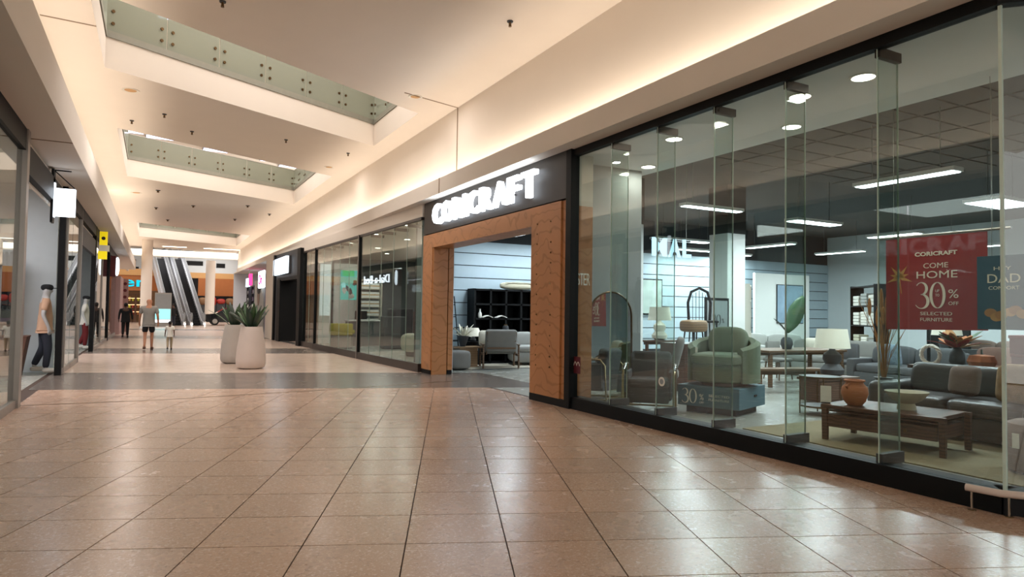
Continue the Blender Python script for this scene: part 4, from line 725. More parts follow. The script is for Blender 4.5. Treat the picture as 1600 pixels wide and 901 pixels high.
for i, (x, y) in enumerate(((6.8, 19.5), (7.9, 19.9), (6.7, 22.5), (8.2, 23.5), (6.8, 26), (8.3, 27.5), (9.5, 30))):
    t = T('downlight', 'round downlight inside the second shop, %s' % ['nearest the plywood portal', 'just behind the nearest one', 'over the beige recliner zone', 'deeper behind the large pane', 'over the yellow chair', 'near the lit screen', 'deepest by the end wall'][i], 'downlight', (x, y, 4.1), group='second shop downlights'); MB().ring([(.11, -.012), (.14, -.012), (.14, 0), (.11, 0)], n=20).build('rim', 'white', t); MB().cone((0, 0, 0), (0, 0, -.008), .11, .11, 20).build('lens', 'g_warm', t)
    area('downlight_beam', (x, y, 4.05), .25, .25, 42, (1, .95, .88))
scn = T('lit_screen', 'tall lit screen with green and teal artwork in the second shop', 'screen', (7.55, 29.5, 0)); B('frame', 'white', scn, -.6, .6, 0, .1, 0, 3.5); B('artwork', 'g_screen', scn, -.3, .5, -.012, 0, 1.9, 3.2); B('header_print', 'g_green', scn, -.22, .3, -.02, -.012, 2.95, 3.2)
for i in range(6):
    s = MB(); c = (random.uniform(-.2, .4), random.uniform(2.0, 2.85)); s.prism([(c[0]+random.uniform(.08, .16)*math.cos(2*PI*k/9), c[1]+random.uniform(.08, .18)*math.sin(2*PI*k/9)) for k in range(9)], lambda u, v, w_: (u, -.013-w_, v), .002+.001*i); s.build('print_shape', ['white', 'darkgrey', 'teal', 'g_kiosk', 'darkgrey', 'white'][i], scn)
lpn = T('light_pillar', 'bright white lit pillar left of the green screen', 'display', (6.45, 28.9, 0)); B('body', 'white', lpn, -.25, .25, 0, .3, 0, 3.5); B('light_face', mat('lit_white', 'e8f2f8', .6, emit=.55), lpn, -.22, .22, -.01, 0, 1.2, 3.4)
yc = T('tub_chair', 'yellow tub chair with grey base in the second shop', 'armchair', (6.35, 25.4, 0), 1.2); MB().cbox((0, 0, .3), (.75, .75, .5), bev=.05).build('base', 'lightfab', yc, True); MB().cbox((-.32, 0, .72), (.2, .85, .45), bev=.06).build('backrest', 'yelfab', yc, True)
for b in (-1, 1): MB().cbox((0, b*.38, .62), (.6, .12, .16), bev=.05).build('arm', 'yelfab', yc, True)
ctr = T('service_counter', 'grey service counter behind the yellow tub chair', 'counter', (8.0, 27.2, 0)); MB().cbox((0, 0, .5), (2.0, .7, 1.0), bev=.01).build('body', 'midgrey', ctr); MB().cbox((0, 0, 1.02), (2.1, .8, .05), bev=.005).build('worktop', 'white', ctr); MB().cbox((-.5, -.2, 1.25), (.5, .05, .34), bev=.01).build('monitor', 'black', ctr)
shelf('stock_shelf', 'white shelving with boxes beside the screen in the second shop', (8.3, 28.6, 0), 0, 1.0, 2.8, 7, 'ivory')
for k in range(7):
    t = T('stock_box', ['lowest', 'second lowest', 'third lowest', 'middle', 'third highest', 'second highest', 'top'][k]+' white carton on the shelving beside the screen', 'box', (8.3, 28.6, .076+2.7*k/7+.001), group='cartons beside the screen'); MB().cbox((0, 0, .12), (.8, .3, .24), bev=.005).build('carton', 'white', t); MB().cbox((0, -.152, .12), (.8, .003, .04)).build('tape', 'tan', t)
rc = T('recliner', 'beige recliner with black inner seat near the portal in the second shop', 'recliner', (7.6, 20.4, 0), 2.2); MB().cbox((0, 0, .24), (.7, .6, .48), bev=.06).build('base', 'black', rc, True); MB().sup((-.3, 0, .7), (.25, .6, .8), .5, .5, mtx=Matrix.Rotation(-.3, 4, 'Y')).build('backrest', 'black', rc, True)
for b in (-1, 1): MB().sup((0, b*.38, .45), (.9, .22, .6), .6, .6).build('arm', 'cream', rc, True)
for i, (x, y, m_, h, lb) in enumerate(((9.3, 24.2, 'maroon', 1.4, 'maroon draped display stand'), (8.1, 24.6, 'charcoal', 1.2, 'charcoal display block'), (10.2, 24.6, 'darkgrey', 2.2, 'tall dark wardrobe'), (8.9, 26.2, 'darkgrey', 1.5, 'dark chest'), (9.6, 22.4, 'teal', 1.0, 'teal bed base'))):
    t = T('display_unit', lb+' deep in the second shop', 'display', (x, y, 0)); MB().cbox((0, 0, h/2+.03), (.9, .6, h), bev=.03).build('body', m_, t); MB().cbox((0, 0, .015), (.8, .5, .03)).build('kick_base', 'black', t); MB().cbox((0, -.306, h*.6), (.82, .01, h*.5), bev=.004).build('front_panel', m_, t)
# shop with pink sign
st(B('wall_shop_three_back', 'purple', None, 7.2, 7.3, 35.6, 53.5, 0, 4.06), 'dark back wall of the pink-sign shop', 'wall'); st(B('wall_shop_three_end', 'wallcool', None, 5.2, 7.2, 53.4, 53.5, 0, 4.06), 'end wall of the pink-sign shop', 'wall'); st(B('ceiling_shop_three', 'ivory', None, 5.2, 7.3, 35.6, 53.5, 4.0, 4.06), 'ceiling of the pink-sign shop', 'ceiling'); st(B('floor_shop_three', 'shopfloor', None, 5.999, 7.3, 34.7, 53, -.05, -.001), 'floor of the pink-sign shop', 'floor')
area('shop_three_light', (6.2, 44, 3.9), .5, 14, 130, (.9, .85, 1))
ps = T('pink_sign', 'white glowing sign with pink lettering hung at the far right shop', 'sign', (5.2, 38.8, 2.55)); MB().cbox((0, 0, .5), (.12, 2.0, .95), bev=.05).build('lit_box', 'g_box', ps); MB().tube([(0, 0, .9), (.36, 0, .9)], .02).build('arm', 'steel', ps)
text('On', lambda u, v, w_: (-.065-w_, .7-u, .22+v), 1.4, .55, .02, 'g_pink', 'lettering', ps, bold=.01); MB().cone((.35, 0, .9), (.35, 0, 1.51), .02, .02, 8).build('hanger', 'steel', ps)
ps = T('pink_sign', 'smaller red and white glowing sign beyond the pink-lettered one', 'sign', (5.5, 46.9, 2.88)); B('white_half', 'g_box', ps, -.05, .05, -.2, 1.3, 0, .55); B('red_half', 'g_pink', ps, -.05, .05, -1.3, -.25, .05, .8); MB().cone((0, 0, .5), (0, 0, 1.18), .02, .02, 8).build('hanger', 'steel', ps)
pp = T('portrait_poster', 'tall grey poster with an abstract face at the far right shop', 'poster', (5.35, 41.0, 0)); B('board', 'lightfab', pp, 0, .08, -2.0, 1.8, 0, 3.1)
MB().sup((-.01, 0, 2.2), (.04, 1.1, 1.2), 1, 1).build('printed_face', 'taupe', pp, True); MB().sup((-.02, -.1, 2.6), (.04, 1.3, .7), 1, 1).build('printed_hair', 'black', pp, True)
for k, y in enumerate((36.4, 37.6, 45.5, 48.0)):
    t = shelf('stock_shelf', ['dark', 'grey', 'black', 'charcoal'][k]+' goods shelving in the pink-sign shop, '+['next to the cream pier', 'second from the pier', 'beyond the poster', 'farthest along'][k], (5.75, y, 0), PI/2, 1.1, 2.9, 6, 'darkgrey')
    for j in range(6):
        b = T('shop_goods', 'row of packed goods on shelf level %s, %s' % (['one', 'two', 'three', 'four', 'five', 'six'][j], ['beside the cream pier', 'second from the pier', 'past the poster', 'at the far end'][k]), 'goods', (5.75, y, .076+2.8*j/6)); 
        for q in range(3): MB().cbox((0, -.34+.34*q, .12), (.28, .28, random.uniform(.14, .24)), bev=.01).build('pack', random.choice(['white', 'black', 'lightfab', 'purple', 'grey']), b)
# ================================================================== PLANTERS
def planter(label, loc, m_, n, seed, wd=1.0):
    random.seed(seed); t = T('planter', label, 'planter', loc)
    MB().lathe([(.24, 0), (.31, .03), (.345, .10), (.35, .22), (.33, .5), (.28, .85), (.255, 1.02), (.25, 1.03), (.235, 1.02), (.235, .95)], n=40).build('pot', m_, t, True); MB().cone((0, 0, .93), (0, 0, .96), .236, .236, 24).build('soil', 'soil', t)
    for i in range(n):
        a = 2*PI*i/n*2.4+random.uniform(-.3, .3); up = random.uniform(.55, 2.6); L_ = random.uniform(.45, .85)
        leafpart(t, (.08*math.cos(a), .08*math.sin(a), .95), (math.cos(a)*.6, math.sin(a)*.6, up), L_, random.uniform(.09, .14), random.uniform(.05, .3), random.choice(['leaf', 'leafd']))
    return t
planter('pale blush tapered planter with a spiky green plant, the nearer of two', (2.15, 17.55, 0), 'planter', 26, 3); planter('greyer tapered planter with a spiky plant behind the blush one', (1.95, 19.4, 0), mat('grey_concrete', 'b4aca4', .7, var=.05), 22, 5)
# ================================================================== PEOPLE
def skin(name, chains, rad, m_, parent, sub=2, root=None):
    idx = {}; vs_ = []; es = []; rr = []
    def vid(k):
        if k not in idx: idx[k] = len(vs_); vs_.append(J[k]); rr.append(rad[k])
        return idx[k]
    for ch in chains:
        for a, b in zip(ch, ch[1:]): es.append((vid(a), vid(b)))
    me = bpy.data.meshes.new(name); me.from_pydata(vs_, es, []); bm = bmesh.new(); bm.from_mesh(me); ly = bm.verts.layers.skin.verify(); bm.verts.ensure_lookup_table()
    for v in bm.verts:
        r = rr[v.index]; v[ly].radius = r if isinstance(r, tuple) else (r, r); v[ly].use_root = (v.index == (idx[root] if root else 0))
    bm.to_mesh(me); bm.free()
    o = bpy.data.objects.new(name, me); COL.objects.link(o); o.modifiers.new('skin', 'SKIN').use_smooth_shade = True; sb = o.modifiers.new('sub', 'SUBSURF'); sb.levels = sub; sb.render_levels = sub
    bpy.context.view_layer.update(); dg = bpy.context.evaluated_depsgraph_get()
    m2 = bpy.data.meshes.new_from_object(o.evaluated_get(dg)); bpy.data.objects.remove(o); m2.name = name
    return link(name, m2, m_, parent, True)
def person(name, label, cat, loc, rz, scale, skinm, top, bottom, long_legs, hairm, shoes, pose=0, sleeves=.75, armpose=None, width=1.0, cap=None):
    global J
    t = T(name, label, cat, loc, rz); k = scale
    st_ = pose                                            # stride: left foot forward
    j = {'hemt': (0, 0, .84), 'pel': (0, 0, .95), 'sp': (0, .01, 1.13), 'ch': (0, 0, 1.32), 'nk': (0, 0, 1.47), 'hb': (0, .015, 1.54), 'hd': (0, .02, 1.63), 'ht': (0, .01, 1.71), 'nose': (0, .125, 1.61)}
    for sgn, sd_ in ((-1, 'L'), (1, 'R')):
        f = st_*sgn
        j.update({'sh'+sd_: (sgn*.18*width, 0, 1.41), 'el'+sd_: (sgn*.225*width, -.03-.08*f, 1.14), 'wr'+sd_: (sgn*.24*width, .08-.16*f, .91), 'hn'+sd_: (sgn*.24*width, .10-.18*f, .84), 'ear'+sd_: (sgn*.088, .0, 1.62)})
        if armpose and sd_ in armpose: j.update({a+sd_: b for a, b in armpose[sd_].items()})
        for q, (dx, dl) in enumerate(((-.03, .075), (-.01, .09), (.012, .085), (.03, .07))):
            h = j['hn'+sd_]; j['f%d%s' % (q, sd_)] = (h[0], h[1]+dx+.008, h[2]-dl*.6); j['g%d%s' % (q, sd_)] = (h[0]-sgn*.012, h[1]+dx+.012, h[2]-dl)
        h = j['hn'+sd_]; j['th'+sd_] = (h[0]-sgn*.02, h[1]+.05, h[2]-.01); j['tp'+sd_] = (h[0]-sgn*.03, h[1]+.065, h[2]-.05)
        j.update({'hp'+sd_: (sgn*.09, 0, .90), 'kn'+sd_: (sgn*.10, .03+.13*f, .50), 'an'+sd_: (sgn*.10, -.02+.2*f-(.08 if f < 0 else 0), .085+(.05 if f < 0 else 0)), 'to'+sd_: (sgn*.115, .12+.2*f-(.08 if f < 0 else 0), .035+(.0 if f < 0 else 0)), 'hem'+sd_: (sgn*.105, .02+.09*f, .56), 'slv'+sd_: tuple(j['sh'+sd_][i]+(j['el'+sd_][i]-j['sh'+sd_][i])*sleeves for i in range(3))})
    J = {a: (b[0]*k, b[1]*k, b[2]*k) for a, b in j.items()}
    R_ = {'pel': (.14, .11), 'sp': (.125, .10), 'ch': (.15, .11), 'nk': .06, 'hb': .065, 'hd': (.082, .098), 'ht': .055, 'nose': .016}
    for sd_ in 'LR': R_.update({'sh'+sd_: .06, 'el'+sd_: .042, 'wr'+sd_: .028, 'hn'+sd_: .034, 'hp'+sd_: .088, 'kn'+sd_: .056, 'an'+sd_: .038, 'to'+sd_: .034, 'ear'+sd_: .018, 'th'+sd_: .010, 'tp'+sd_: .008, 'hem'+sd_: .06, 'slv'+sd_: .05, **{'f%d%s' % (q, sd_): .009 for q in range(4)}, **{'g%d%s' % (q, sd_): .007 for q in range(4)}})
    sc_ = lambda d, m_: {a: (tuple(x*k*m_ for x in b) if isinstance(b, tuple) else b*k*m_) for a, b in d.items()}
    ch = [('pel', 'sp', 'ch', 'nk', 'hb', 'hd', 'ht'), ('hd', 'nose')]
    for s_ in 'LR': ch += [('ch', 'sh'+s_, 'el'+s_, 'wr'+s_, 'hn'+s_), ('pel', 'hp'+s_, 'kn'+s_, 'an'+s_, 'to'+s_), ('hd', 'ear'+s_), ('hn'+s_, 'th'+s_, 'tp'+s_)] + [('hn'+s_, 'f%d%s' % (q, s_), 'g%d%s' % (q, s_)) for q in range(4)]
    skin('body', ch, sc_(R_, 1), skinm, t, 2, 'pel')
    Rc = sc_(R_, 1.2); Rc['hemt'] = (.17*k*width, .14*k); Rc['pel'] = (.17*k*width, .14*k); Rc['sp'] = (.155*k*width, .125*k); Rc['ch'] = (.172*k*width, .13*k); Rc['nk'] = .07*k
    for s_ in 'LR': Rc['sh'+s_] = .078*k; Rc['slv'+s_] = .068*k; Rc['wr'+s_] = .042*k
    ct_ = [('hemt', 'pel', 'sp', 'ch', 'nk')] + [(('ch', 'sh'+s_, 'slv'+s_) if sleeves < 1.5 else ('ch', 'sh'+s_, 'el'+s_, 'wr'+s_)) for s_ in 'LR']
    skin('shirt', ct_, Rc, top, t, 2, 'pel')
    Rb = sc_(R_, 1.22); Rb['pel'] = (.16*k, .13*k)
    for s_ in 'LR': Rb['hem'+s_] = .098*k; Rb['hp'+s_] = .11*k; Rb['an'+s_] = .062*k; Rb['kn'+s_] = .078*k
    J['low'] = (0, 0, .98*k); Rb['low'] = Rb['pel']
    skin('trousers' if long_legs else 'shorts', [('low', 'pel')] + [(('pel', 'hp'+s_, 'kn'+s_, 'an'+s_) if long_legs else ('pel', 'hp'+s_, 'hem'+s_)) for s_ in 'LR'], Rb, bottom, t, 2, 'pel')
    for s_ in 'LR':
        a = Vector(J['an'+s_]); b = Vector(J['to'+s_]); MB().sup(((a.x+b.x)/2, (a.y+b.y)/2+.01*k, (a.z+b.z)/2-.012*k), (.10*k, .27*k, .095*k), .7, .6, n=16, k=8).build('shoe', shoes, t, True)
    if hairm:
        h = Vector(J['hd']); MB().sup((h.x, h.y-.018*k, h.z+.035*k), (.19*k, .215*k, .20*k), .9, .9, n=18, k=10).build('hair', hairm, t, True)
    if cap:
        h = Vector(J['hd']); MB().sup((h.x, h.y, h.z+.055*k), (.185*k, .215*k, .13*k), .95, .8, n=18, k=10).build('cap', cap, t, True); MB().cbox((h.x, h.y+.15*k, h.z+.045*k), (.15*k, .14*k, .012*k), bev=.004).build('cap_brim', cap, t)
    return t
person('person', 'person in grey T-shirt and black shorts walking away down the walkway', 'person', (-.13, 26.15, 0), -.05, 1.02, 'skin', 'shirtg', 'blk', False, None, 'brownbox', .35, .8, width=1.18)
person('person', 'small child in white top and khaki trousers walking beside the adult in shorts', 'person', (.52, 26.0, 0), .0, .56, 'skind', 'wht', 'khaki', True, 'hair', 'blk', .35, .8, width=1.05)
person('person', 'person dressed all in black walking away along the left shops', 'person', (-1.15, 36.4, 0), .0, .93, 'skind', 'blk', 'blk', True, 'hair', 'blk', .2, 2, width=1.25)
person('person', 'person in dark top standing at the foot of the escalators', 'person', (1.35, 57.6, 0), .4, .98, 'skind', 'blk', 'denim', True, 'hair', 'blk', .1, 2, width=1.1)
person('mannequin', 'grey mannequin in peach shirt, dark jeans and black cap in the left shop', 'mannequin', (-2.08, 17.62, .02), -PI/2+.2, 1.10, 'manq', 'peach', 'denim', True, None, 'wht', .25, .75, cap='blk', width=1.1)
person('mannequin', 'mannequin in white top and dark red trousers farther along the left shops', 'mannequin', (-2.05, 26.9, .02), -PI/2, 1.03, 'manq', 'wht', 'redc', True, None, 'wht', .2, .8, cap='blk')
# ================================================================== LEFT SHOPS
lw = S('window_3', 'left-hand glass shopfronts with aluminium and black posts', 'window', (-1.75, 0, 0))
for a, b in ((-8, -4), (-4, 0), (0, 4), (4, 8), (8, 11.88), (17.2, 18.9), (18.95, 20.7), (25.6, 29.2), (29.25, 33.1), (33.4, 36.5), (36.6, 40)):
    B('glass_pane', 'glassr', lw, -.006, .006, a+.02, b-.02, .12, 3.75); B('sill', 'alu', lw, -.04, .04, a, b, 0, .12)
B('post', 'alu', lw, -.06, .07, 11.86, 12.06, 0, 4.06); B('post', 'black', lw, -.07, .05, 17.05, 17.22, 0, 3.4); B('post', 'alu', lw, -.04, .05, 17.55, 17.68, .0, 3.8); B('post', 'alu', lw, -.05, .05, 20.7, 20.8, 0, 4.06); B('post', 'black', lw, -.07, .06, 25.42, 25.6, 0, 4.06); B('post', 'black', lw, -.07, .06, 33.1, 33.4, 0, 4.06); B('post', 'alu', lw, -.04, .04, 29.2, 29.26, 0, 3.9)
for a, b in ((-8, 11.86), (17.2, 40)): B('head_rail', 'black', lw, -.05, .05, a, b, 3.75, 4.06)
B('transom', 'black', lw, -.06, .05, 12.06, 17.2, 3.45, 3.88); B('fascia_panel', 'soffit', lw, -.08, -.05, 12.06, 25.4, 3.4, 4.06); B('transom', 'darkgrey', lw, -.05, .04, 20.8, 25.4, 3.1, 3.6)
st(B('floor_left_shops', 'shopfloor', None, -7, -1.99, -8, 40, -.05, -.001), 'pale floor inside the left-hand shops', 'floor'); st(B('wall_left_shops', 'wallcool', None, -7.1, -7, -8, 40, 0, 4.3), 'back wall of the left-hand shops', 'wall'); st(B('ceiling_left_shops', 'ivory', None, -7, -1.86, -8, 40, 4.15, 4.3), 'ceiling of the left-hand shops', 'ceiling')
for y, m_, lb in ((11.5, 'orange', 'timber partition before the mannequin shop'), (18.1, 'wallcool', 'pale grey partition behind the capped mannequin'), (28.2, 'midgrey', 'partition behind the second mannequin'), (34, 'pink', 'partition in the far left shops'), (40, 'pink', 'far end wall of the left shops'), (-8, 'grey', 'near end wall of the left shops')):
    st(B('wall_partition', m_, None, -7, -1.95 if y != 11.5 else -3.2, y, y+.1, 0, 4.15), lb, 'wall')
for y, p in ((3, 100), (8, 100), (14.8, 170), (23, 180), (31, 130), (37, 90)): area('left_shop_light', (-4.2, y, 4.0), 2.5, 3.5, p, (.95, .95, 1))
cl = T('clothes_rail', 'rail of dark hanging clothes behind the capped mannequin', 'clothes rail', (-3.0, 17.6, 0))
for x in (-.35, .35): MB().cone((x, 0, 0), (x, 0, 2.7), .02, .02, 8).build('upright', 'black', cl)
MB().tube([(-.4, 0, 2.68), (.4, 0, 2.68)], .015).build('rail', 'black', cl)
for i in range(8): MB().sup((-.3+.085*i, 0, 2.0), (.06, .45, 1.25), .5, .6, n=12, k=8).build('garment', random.choice(['blk', 'denim', 'darkgrey']), cl, True)
bx = T('leather_cube', 'brown tapered leather display box behind the capped mannequin', 'display box', (-2.62, 17.2, 0)); MB().prism([(-.2, 0), (.2, 0), (.32, .82), (-.32, .82)], lambda u, v, w_: (u, -.25+w_, v+.001), .5).build('body', 'brownbox', bx); MB().cbox((0, 0, .83), (.66, .52, .03), bev=.01).build('lid', 'brownbox', bx)
bd = T('blade_sign', 'glowing white blade sign projecting from the left shopfront', 'sign', (-1.74, 15.0, 3.08)); B('frame', 'black', bd, 0, .04, -.12, .12, -.05, .95); B('frame_top', 'black', bd, 0, .30, -.02, .02, .93, .95); B('lit_face', 'g_sign', bd, .06, .38, -.05, .05, .08, .60); B('lit_edge', 'g_box', bd, .0, .06, -.06, .06, .06, .7); MB().tube([(.03, 0, .94), (.36, 0, .62)], .01).build('brace', 'black', bd)
ysn = T('blade_sign', 'bright yellow blade sign with a pale band farther along the left shops', 'sign', (-1.69, 26.2, 3.0)); B('lower_plate', 'yellow', ysn, 0, .26, -.05, .05, .05, .32); B('pale_band', 'print', ysn, .02, .32, -.06, .06, .32, .52); B('upper_plate', 'yellow', ysn, .03, .26, -.05, .05, .52, .98); MB().cone((.145, -.05, .75), (.145, -.06, .75), .06, .06, 16).build('emblem', 'dprint', ysn)
rs = T('blade_sign', 'maroon blade sign with a white oval face at the far left', 'sign', (-1.69, 33.6, 2.75)); B('case', 'maroon', rs, 0, .2, -.15, .15, 0, .9); MB().sup((.25, 0, .45), (.16, .12, .8), .8, .8).build('lit_face', 'g_box', rs, True)
ds = T('wall_sign', 'glowing white Dial-a-Bed lettering on the far left shopfront', 'sign', (-1.69, 35.0, 3.0)); text('Dial-a-Bed', lambda u, v, w_: (w_, .1+u, v), 3.9, .46, .05, 'g_sign', 'lettering', ds); B('backing', 'darkgrey', ds, -.03, 0, 0, 4.1, -.08, .56)
db = T('dotted_board', 'pink board with dark red dots at the far left shop', 'board', (-1.66, 41, 0)); B('board', 'pink', db, -.1, .1, -.6, 3.5, 0, 3.05)
B('stand', 'pink', db, -.9, .35, 3.3, 3.5, 0, 3.05)
for i in range(3):
    for j in range(3): MB().cone((-.45+.32*i, 3.3, 2.0+.38*j), (-.45+.32*i, 3.29, 2.0+.38*j), .09, .09, 14).build('dot', 'maroon', db)
# ================================================================== FAR ATRIUM
fc = S('column_atrium', 'round cream column standing before the escalators', 'column', (-.48, 52, 0)); MB().cone((0, 0, 0), (0, 0, 6.04), .34, .34, 28).build('shaft', 'plaster', fc, True); MB().lathe([(.36, 0), (.36, .12), (.34, .12)], n=28).build('skirting', 'steel', fc)
fc = S('column_atrium', 'cream column behind the right side of the escalators', 'column', (5.0, 74, 0)); MB().cone((0, 0, 0), (0, 0, 6.2), .45, .45, 28).build('shaft', 'plaster', fc, True); MB().lathe([(.47, 0), (.47, .12), (.45, .12)], n=28).build('skirting', 'steel', fc)
st(B('ceiling_atrium', 'plaster', None, -25, 30, 58, 95, 7.6, 7.8), 'ceiling over the far atrium', 'ceiling')
lsx = T('light_cove', 'long glowing white light cove across the end of the walkway ceiling', 'light', (0, 60.5, 0)); B('glow_panel', 'g_strip', lsx, -6, 6.6, 0, .1, 5.62, 6.02); B('cove_lip', 'white', lsx, -6, 6.6, .1, .4, 5.5, 6.04)
for i, (a, b) in enumerate(((253, 288), (316, 376))):
    p = az(a, 391, 6.0); q = az(b, 393, 6.0); t = T('ceiling_panel_light', ['narrow glowing ceiling panel left of centre before the cove', 'long glowing ceiling panel on the right before the cove'][i], 'ceiling light', (p.x, 56.6, 6.035)); B('diffuser', 'g_strip', t, 0, q.x-p.x, -.25, .25, -.02, 0); B('frame', 'white', t, -.05, q.x-p.x+.05, -.3, .3, -.012, .0)
st(B('wall_far', 'wallcool', None, -25, 30, 80, 80.2, 5.2, 7.6), 'pale upper wall at the far end of the atrium', 'wall')
st(B('wall_far_band', 'tan', None, -25, 30, 79.9, 80.2, 4.6, 5.2), 'tan band across the far atrium wall', 'wall'); wf = st(B('wall_far_shop', 'orange', None, 4.2, 30, 79.7, 80.1, 2.7, 4.6), 'orange timber shop fascia on the far right', 'wall'); st(B('wall_far_shop', 'orange', None, -25, .5, 69.9, 70.1, 2.9, 4.3), 'orange timber fascia behind the cyan letters', 'wall'); st(B('wall_far_lower', 'darkgrey', None, -25, 30, 82, 82.2, 0, 4.7), 'dark shop interiors at the far end', 'wall')
st(B('wall_far_band', 'tan', None, -25, .5, 69.8, 70.2, 4.3, 4.9), 'tan band over the cyan-lettered shop', 'wall'); st(B('wall_far_lower', 'stock1', None, -25, .5, 71.5, 71.7, 0, 2.9), 'brown interior of the cyan-lettered shop', 'wall')
for i, (px, py) in enumerate(((196, 408), (304, 411), (345, 415), (210, 420))):
    p = ay(px, py, 79.9); t = T('wall_vent', ['wide black vent on the far upper wall at left', 'black vent right of the escalators on the far wall', 'small black vent far right on the upper wall', 'small dark vent low on the far left upper wall'][i], 'vent', (p.x, 79.98, p.z)); wd = (.9, .8, .4, .35)[i]; B('grille', 'black', t, -wd, wd, -.03, .02, -.2, .2); B('vent_frame', 'darkgrey', t, -wd-.05, wd+.05, -.02, .02, -.25, .25)
for i in range(9): t = T('display_stock', 'heap of red goods on the far right shop display, %s' % ['leftmost', 'second', 'third', 'fourth', 'middle', 'sixth', 'seventh', 'eighth', 'rightmost'][i], 'goods', (4.6+i*.9, 78.5, 0), group='far red goods'); MB().cbox((0, 0, 1.0), (.85, .6, 2.0), bev=.02).build('gondola', 'darkgrey', t); MB().sup((0, -.2, 2.1), (.9, .7, .8+.3*math.sin(i*2)), .8, .8).build('goods_heap', 'redstock' if i % 3 else 'stock1', t, True)
fsg = T('cyan_sign', 'glowing cyan letters reading en on the far orange fascia', 'sign', (-2.55, 69.85, 3.25)); text('en', FR_Y((0, 0, 0)), 2.0, .62, .08, 'g_cyan', 'lettering', fsg, bold=.012); B('rail', 'darkgrey', fsg, 0, 2.0, 0, .04, .1, .16)
for i in range(4):
    t = shelf('shop_shelf', 'warmly lit goods shelf under the cyan letters, %s' % ['leftmost', 'second from left', 'third from left', 'rightmost'][i], (-4.6+1.25*i, 70.8, 0), 0, 1.2, 2.6, 4, 'brownbox')
    for z in (.95, 1.6, 2.2): MB().cbox((0, -.2, z), (1.1, .02, .06)).build('shelf_light', 'g_case', t)
    for j in range(3):
        g = T('shelf_goods', 'mixed goods on the warmly lit shelf, unit %s level %s' % (['one', 'two', 'three', 'four'][i], ['low', 'middle', 'high'][j]), 'goods', (-4.6+1.25*i, 70.8, .08+.625*(j+1)))
        for q in range(4): MB().cone((-.42+.28*q, 0, 0), (-.42+.28*q, 0, random.uniform(.25, .45)), .1, .08, 10).build('bottle', random.choice(['gold', 'orange', 'brownbox', 'redstock', 'yelfab']), g)
def escalator(label, bx_, by_, rz):
    t = T('escalator', label, 'escalator', (bx_, by_, 0), rz); rise, run = 5.9, 10.0; n = 30
    s = MB(); pr = [(-1.4, 0), (0, .0)]
    for i in range(n): pr += [(run*i/n, rise*(i+1)/n), (run*(i+1)/n, rise*(i+1)/n)]
    pr += [(run+1.5, rise), (run+1.5, rise-.5), (run, rise-.8), (.8, -.0)]
    s.prism(pr, lambda u, v, w_: (-.36+w_, u, v+.004), .72); tag(s.build('step_band', 'step', t), kind='stuff')
    for b in (-1, 1):
        s = MB(); s.prism([(-.9, 0), (.9, 0), (run+.5, rise-.5), (run+1.5, rise-.5), (run+1.5, rise+.25), (run, rise+.25), (0, .35), (-.9, .3)], lambda u, v, w_: (b*.47-.09+w_, u, v+.002), .18); s.build('side_skirt', 'escside', t)
        s = MB(); s.prism([(-.9, .3), (0, .35), (run, rise+.25), (run+1.5, rise+.25), (run+1.5, rise+.95), (run, rise+.95), (0, 1.0), (-.9, .95)], lambda u, v, w_: (b*.47-.01+w_, u, v), .02); s.build('glass_side', 'escside', t)
        MB().tube([(b*.47, -.9, .3), (b*.47, -1.15, .5), (b*.47, -1.15, .75), (b*.47, -.9, .97), (b*.47, 0, 1.0), (b*.47, run, rise+.97), (b*.47, run+1.5, rise+.97)], .045, 8).build('handrail', 'midgrey', t, True)
        MB().cone((b*.47, -1.1, .12), (b*.47, -1.14, .12), .05, .05, 12).build('foot_lamp', 'g_warm', t)
    return t
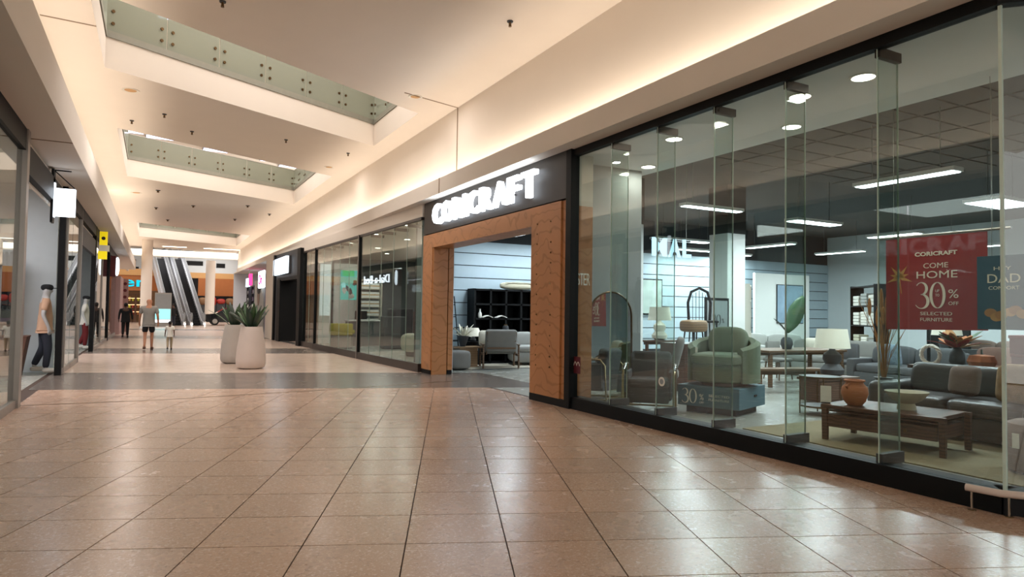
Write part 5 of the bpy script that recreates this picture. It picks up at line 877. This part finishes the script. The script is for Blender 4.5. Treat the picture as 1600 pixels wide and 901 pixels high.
escalator('left-hand escalator rising at the far end of the walkway', 1.62, 59.8, math.radians(7.5)); escalator('right-hand escalator rising at the far end of the walkway', 3.05, 59.8, math.radians(7.5))
ki = T('advert_kiosk', 'glowing teal advertising kiosk in front of the escalators', 'kiosk', (.62, 56, 0)); B('plinth', 'steel', ki, -.65, .65, -.3, .3, 0, .28); B('case', 'lightfab', ki, -.55, .55, -.2, .2, .28, 2.5); B('lit_lower', 'g_kiosk', ki, -.5, .5, -.21, -.2, .55, 1.3); B('lit_base', 'g_kioskw', ki, -.5, .5, -.212, -.2, .3, .52); B('upper_print', 'grey', ki, -.5, .5, -.21, -.2, 1.35, 2.4)
ca = T('display_car', 'black car parked on display right of the escalators', 'car', (5.8, 61, 0))
s = MB(); prof = [(-2.1, .35), (-2.15, .7), (-1.95, .88), (-1.2, .98), (-.6, 1.38), (.5, 1.48), (1.3, 1.28), (1.85, 1.0), (2.1, .9), (2.12, .4), (1.9, .25), (-1.9, .25)]
s.prism(prof, lambda u, v, w_: (u, -.85+w_, v), 1.7); s.build('body', 'carpaint', ca, True); s = MB(); s.prism([(-1.05, 1.0), (-.55, 1.34), (.48, 1.43), (1.15, 1.24), (1.45, 1.02)], lambda u, v, w_: (u, -.86+w_, v), 1.72); s.build('side_glass', 'carglass', ca)
for x in (-1.3, 1.3):
    for y in (-.75, .75): w_ = MB().cone((x, y-.12, .32), (x, y+.12, .32), .32, .32, 20).build('wheel', 'rubber', ca); MB().cone((x, y-.13, .32), (x, y+.13, .32), .2, .2, 14).build('rim', 'chrome', w_)
MB().cbox((-2.1, -.55, .75), (.1, .35, .14), bev=.03).build('headlamp', 'chrome', ca); MB().cbox((2.08, -.55, .85), (.1, .3, .12), bev=.03).build('tail_lamp', 'g_red', ca); MB().cbox((.7, -.87, .35), (1.9, .02, .28)).build('door_board', 'purple', ca)
for i, (x, y, p) in enumerate(((2, 66, 420), (-8, 62, 260), (12, 66, 420), (5, 76, 300))): area('atrium_light', (x, y, 7.4), 5, 5, p, (1, .96, .92))
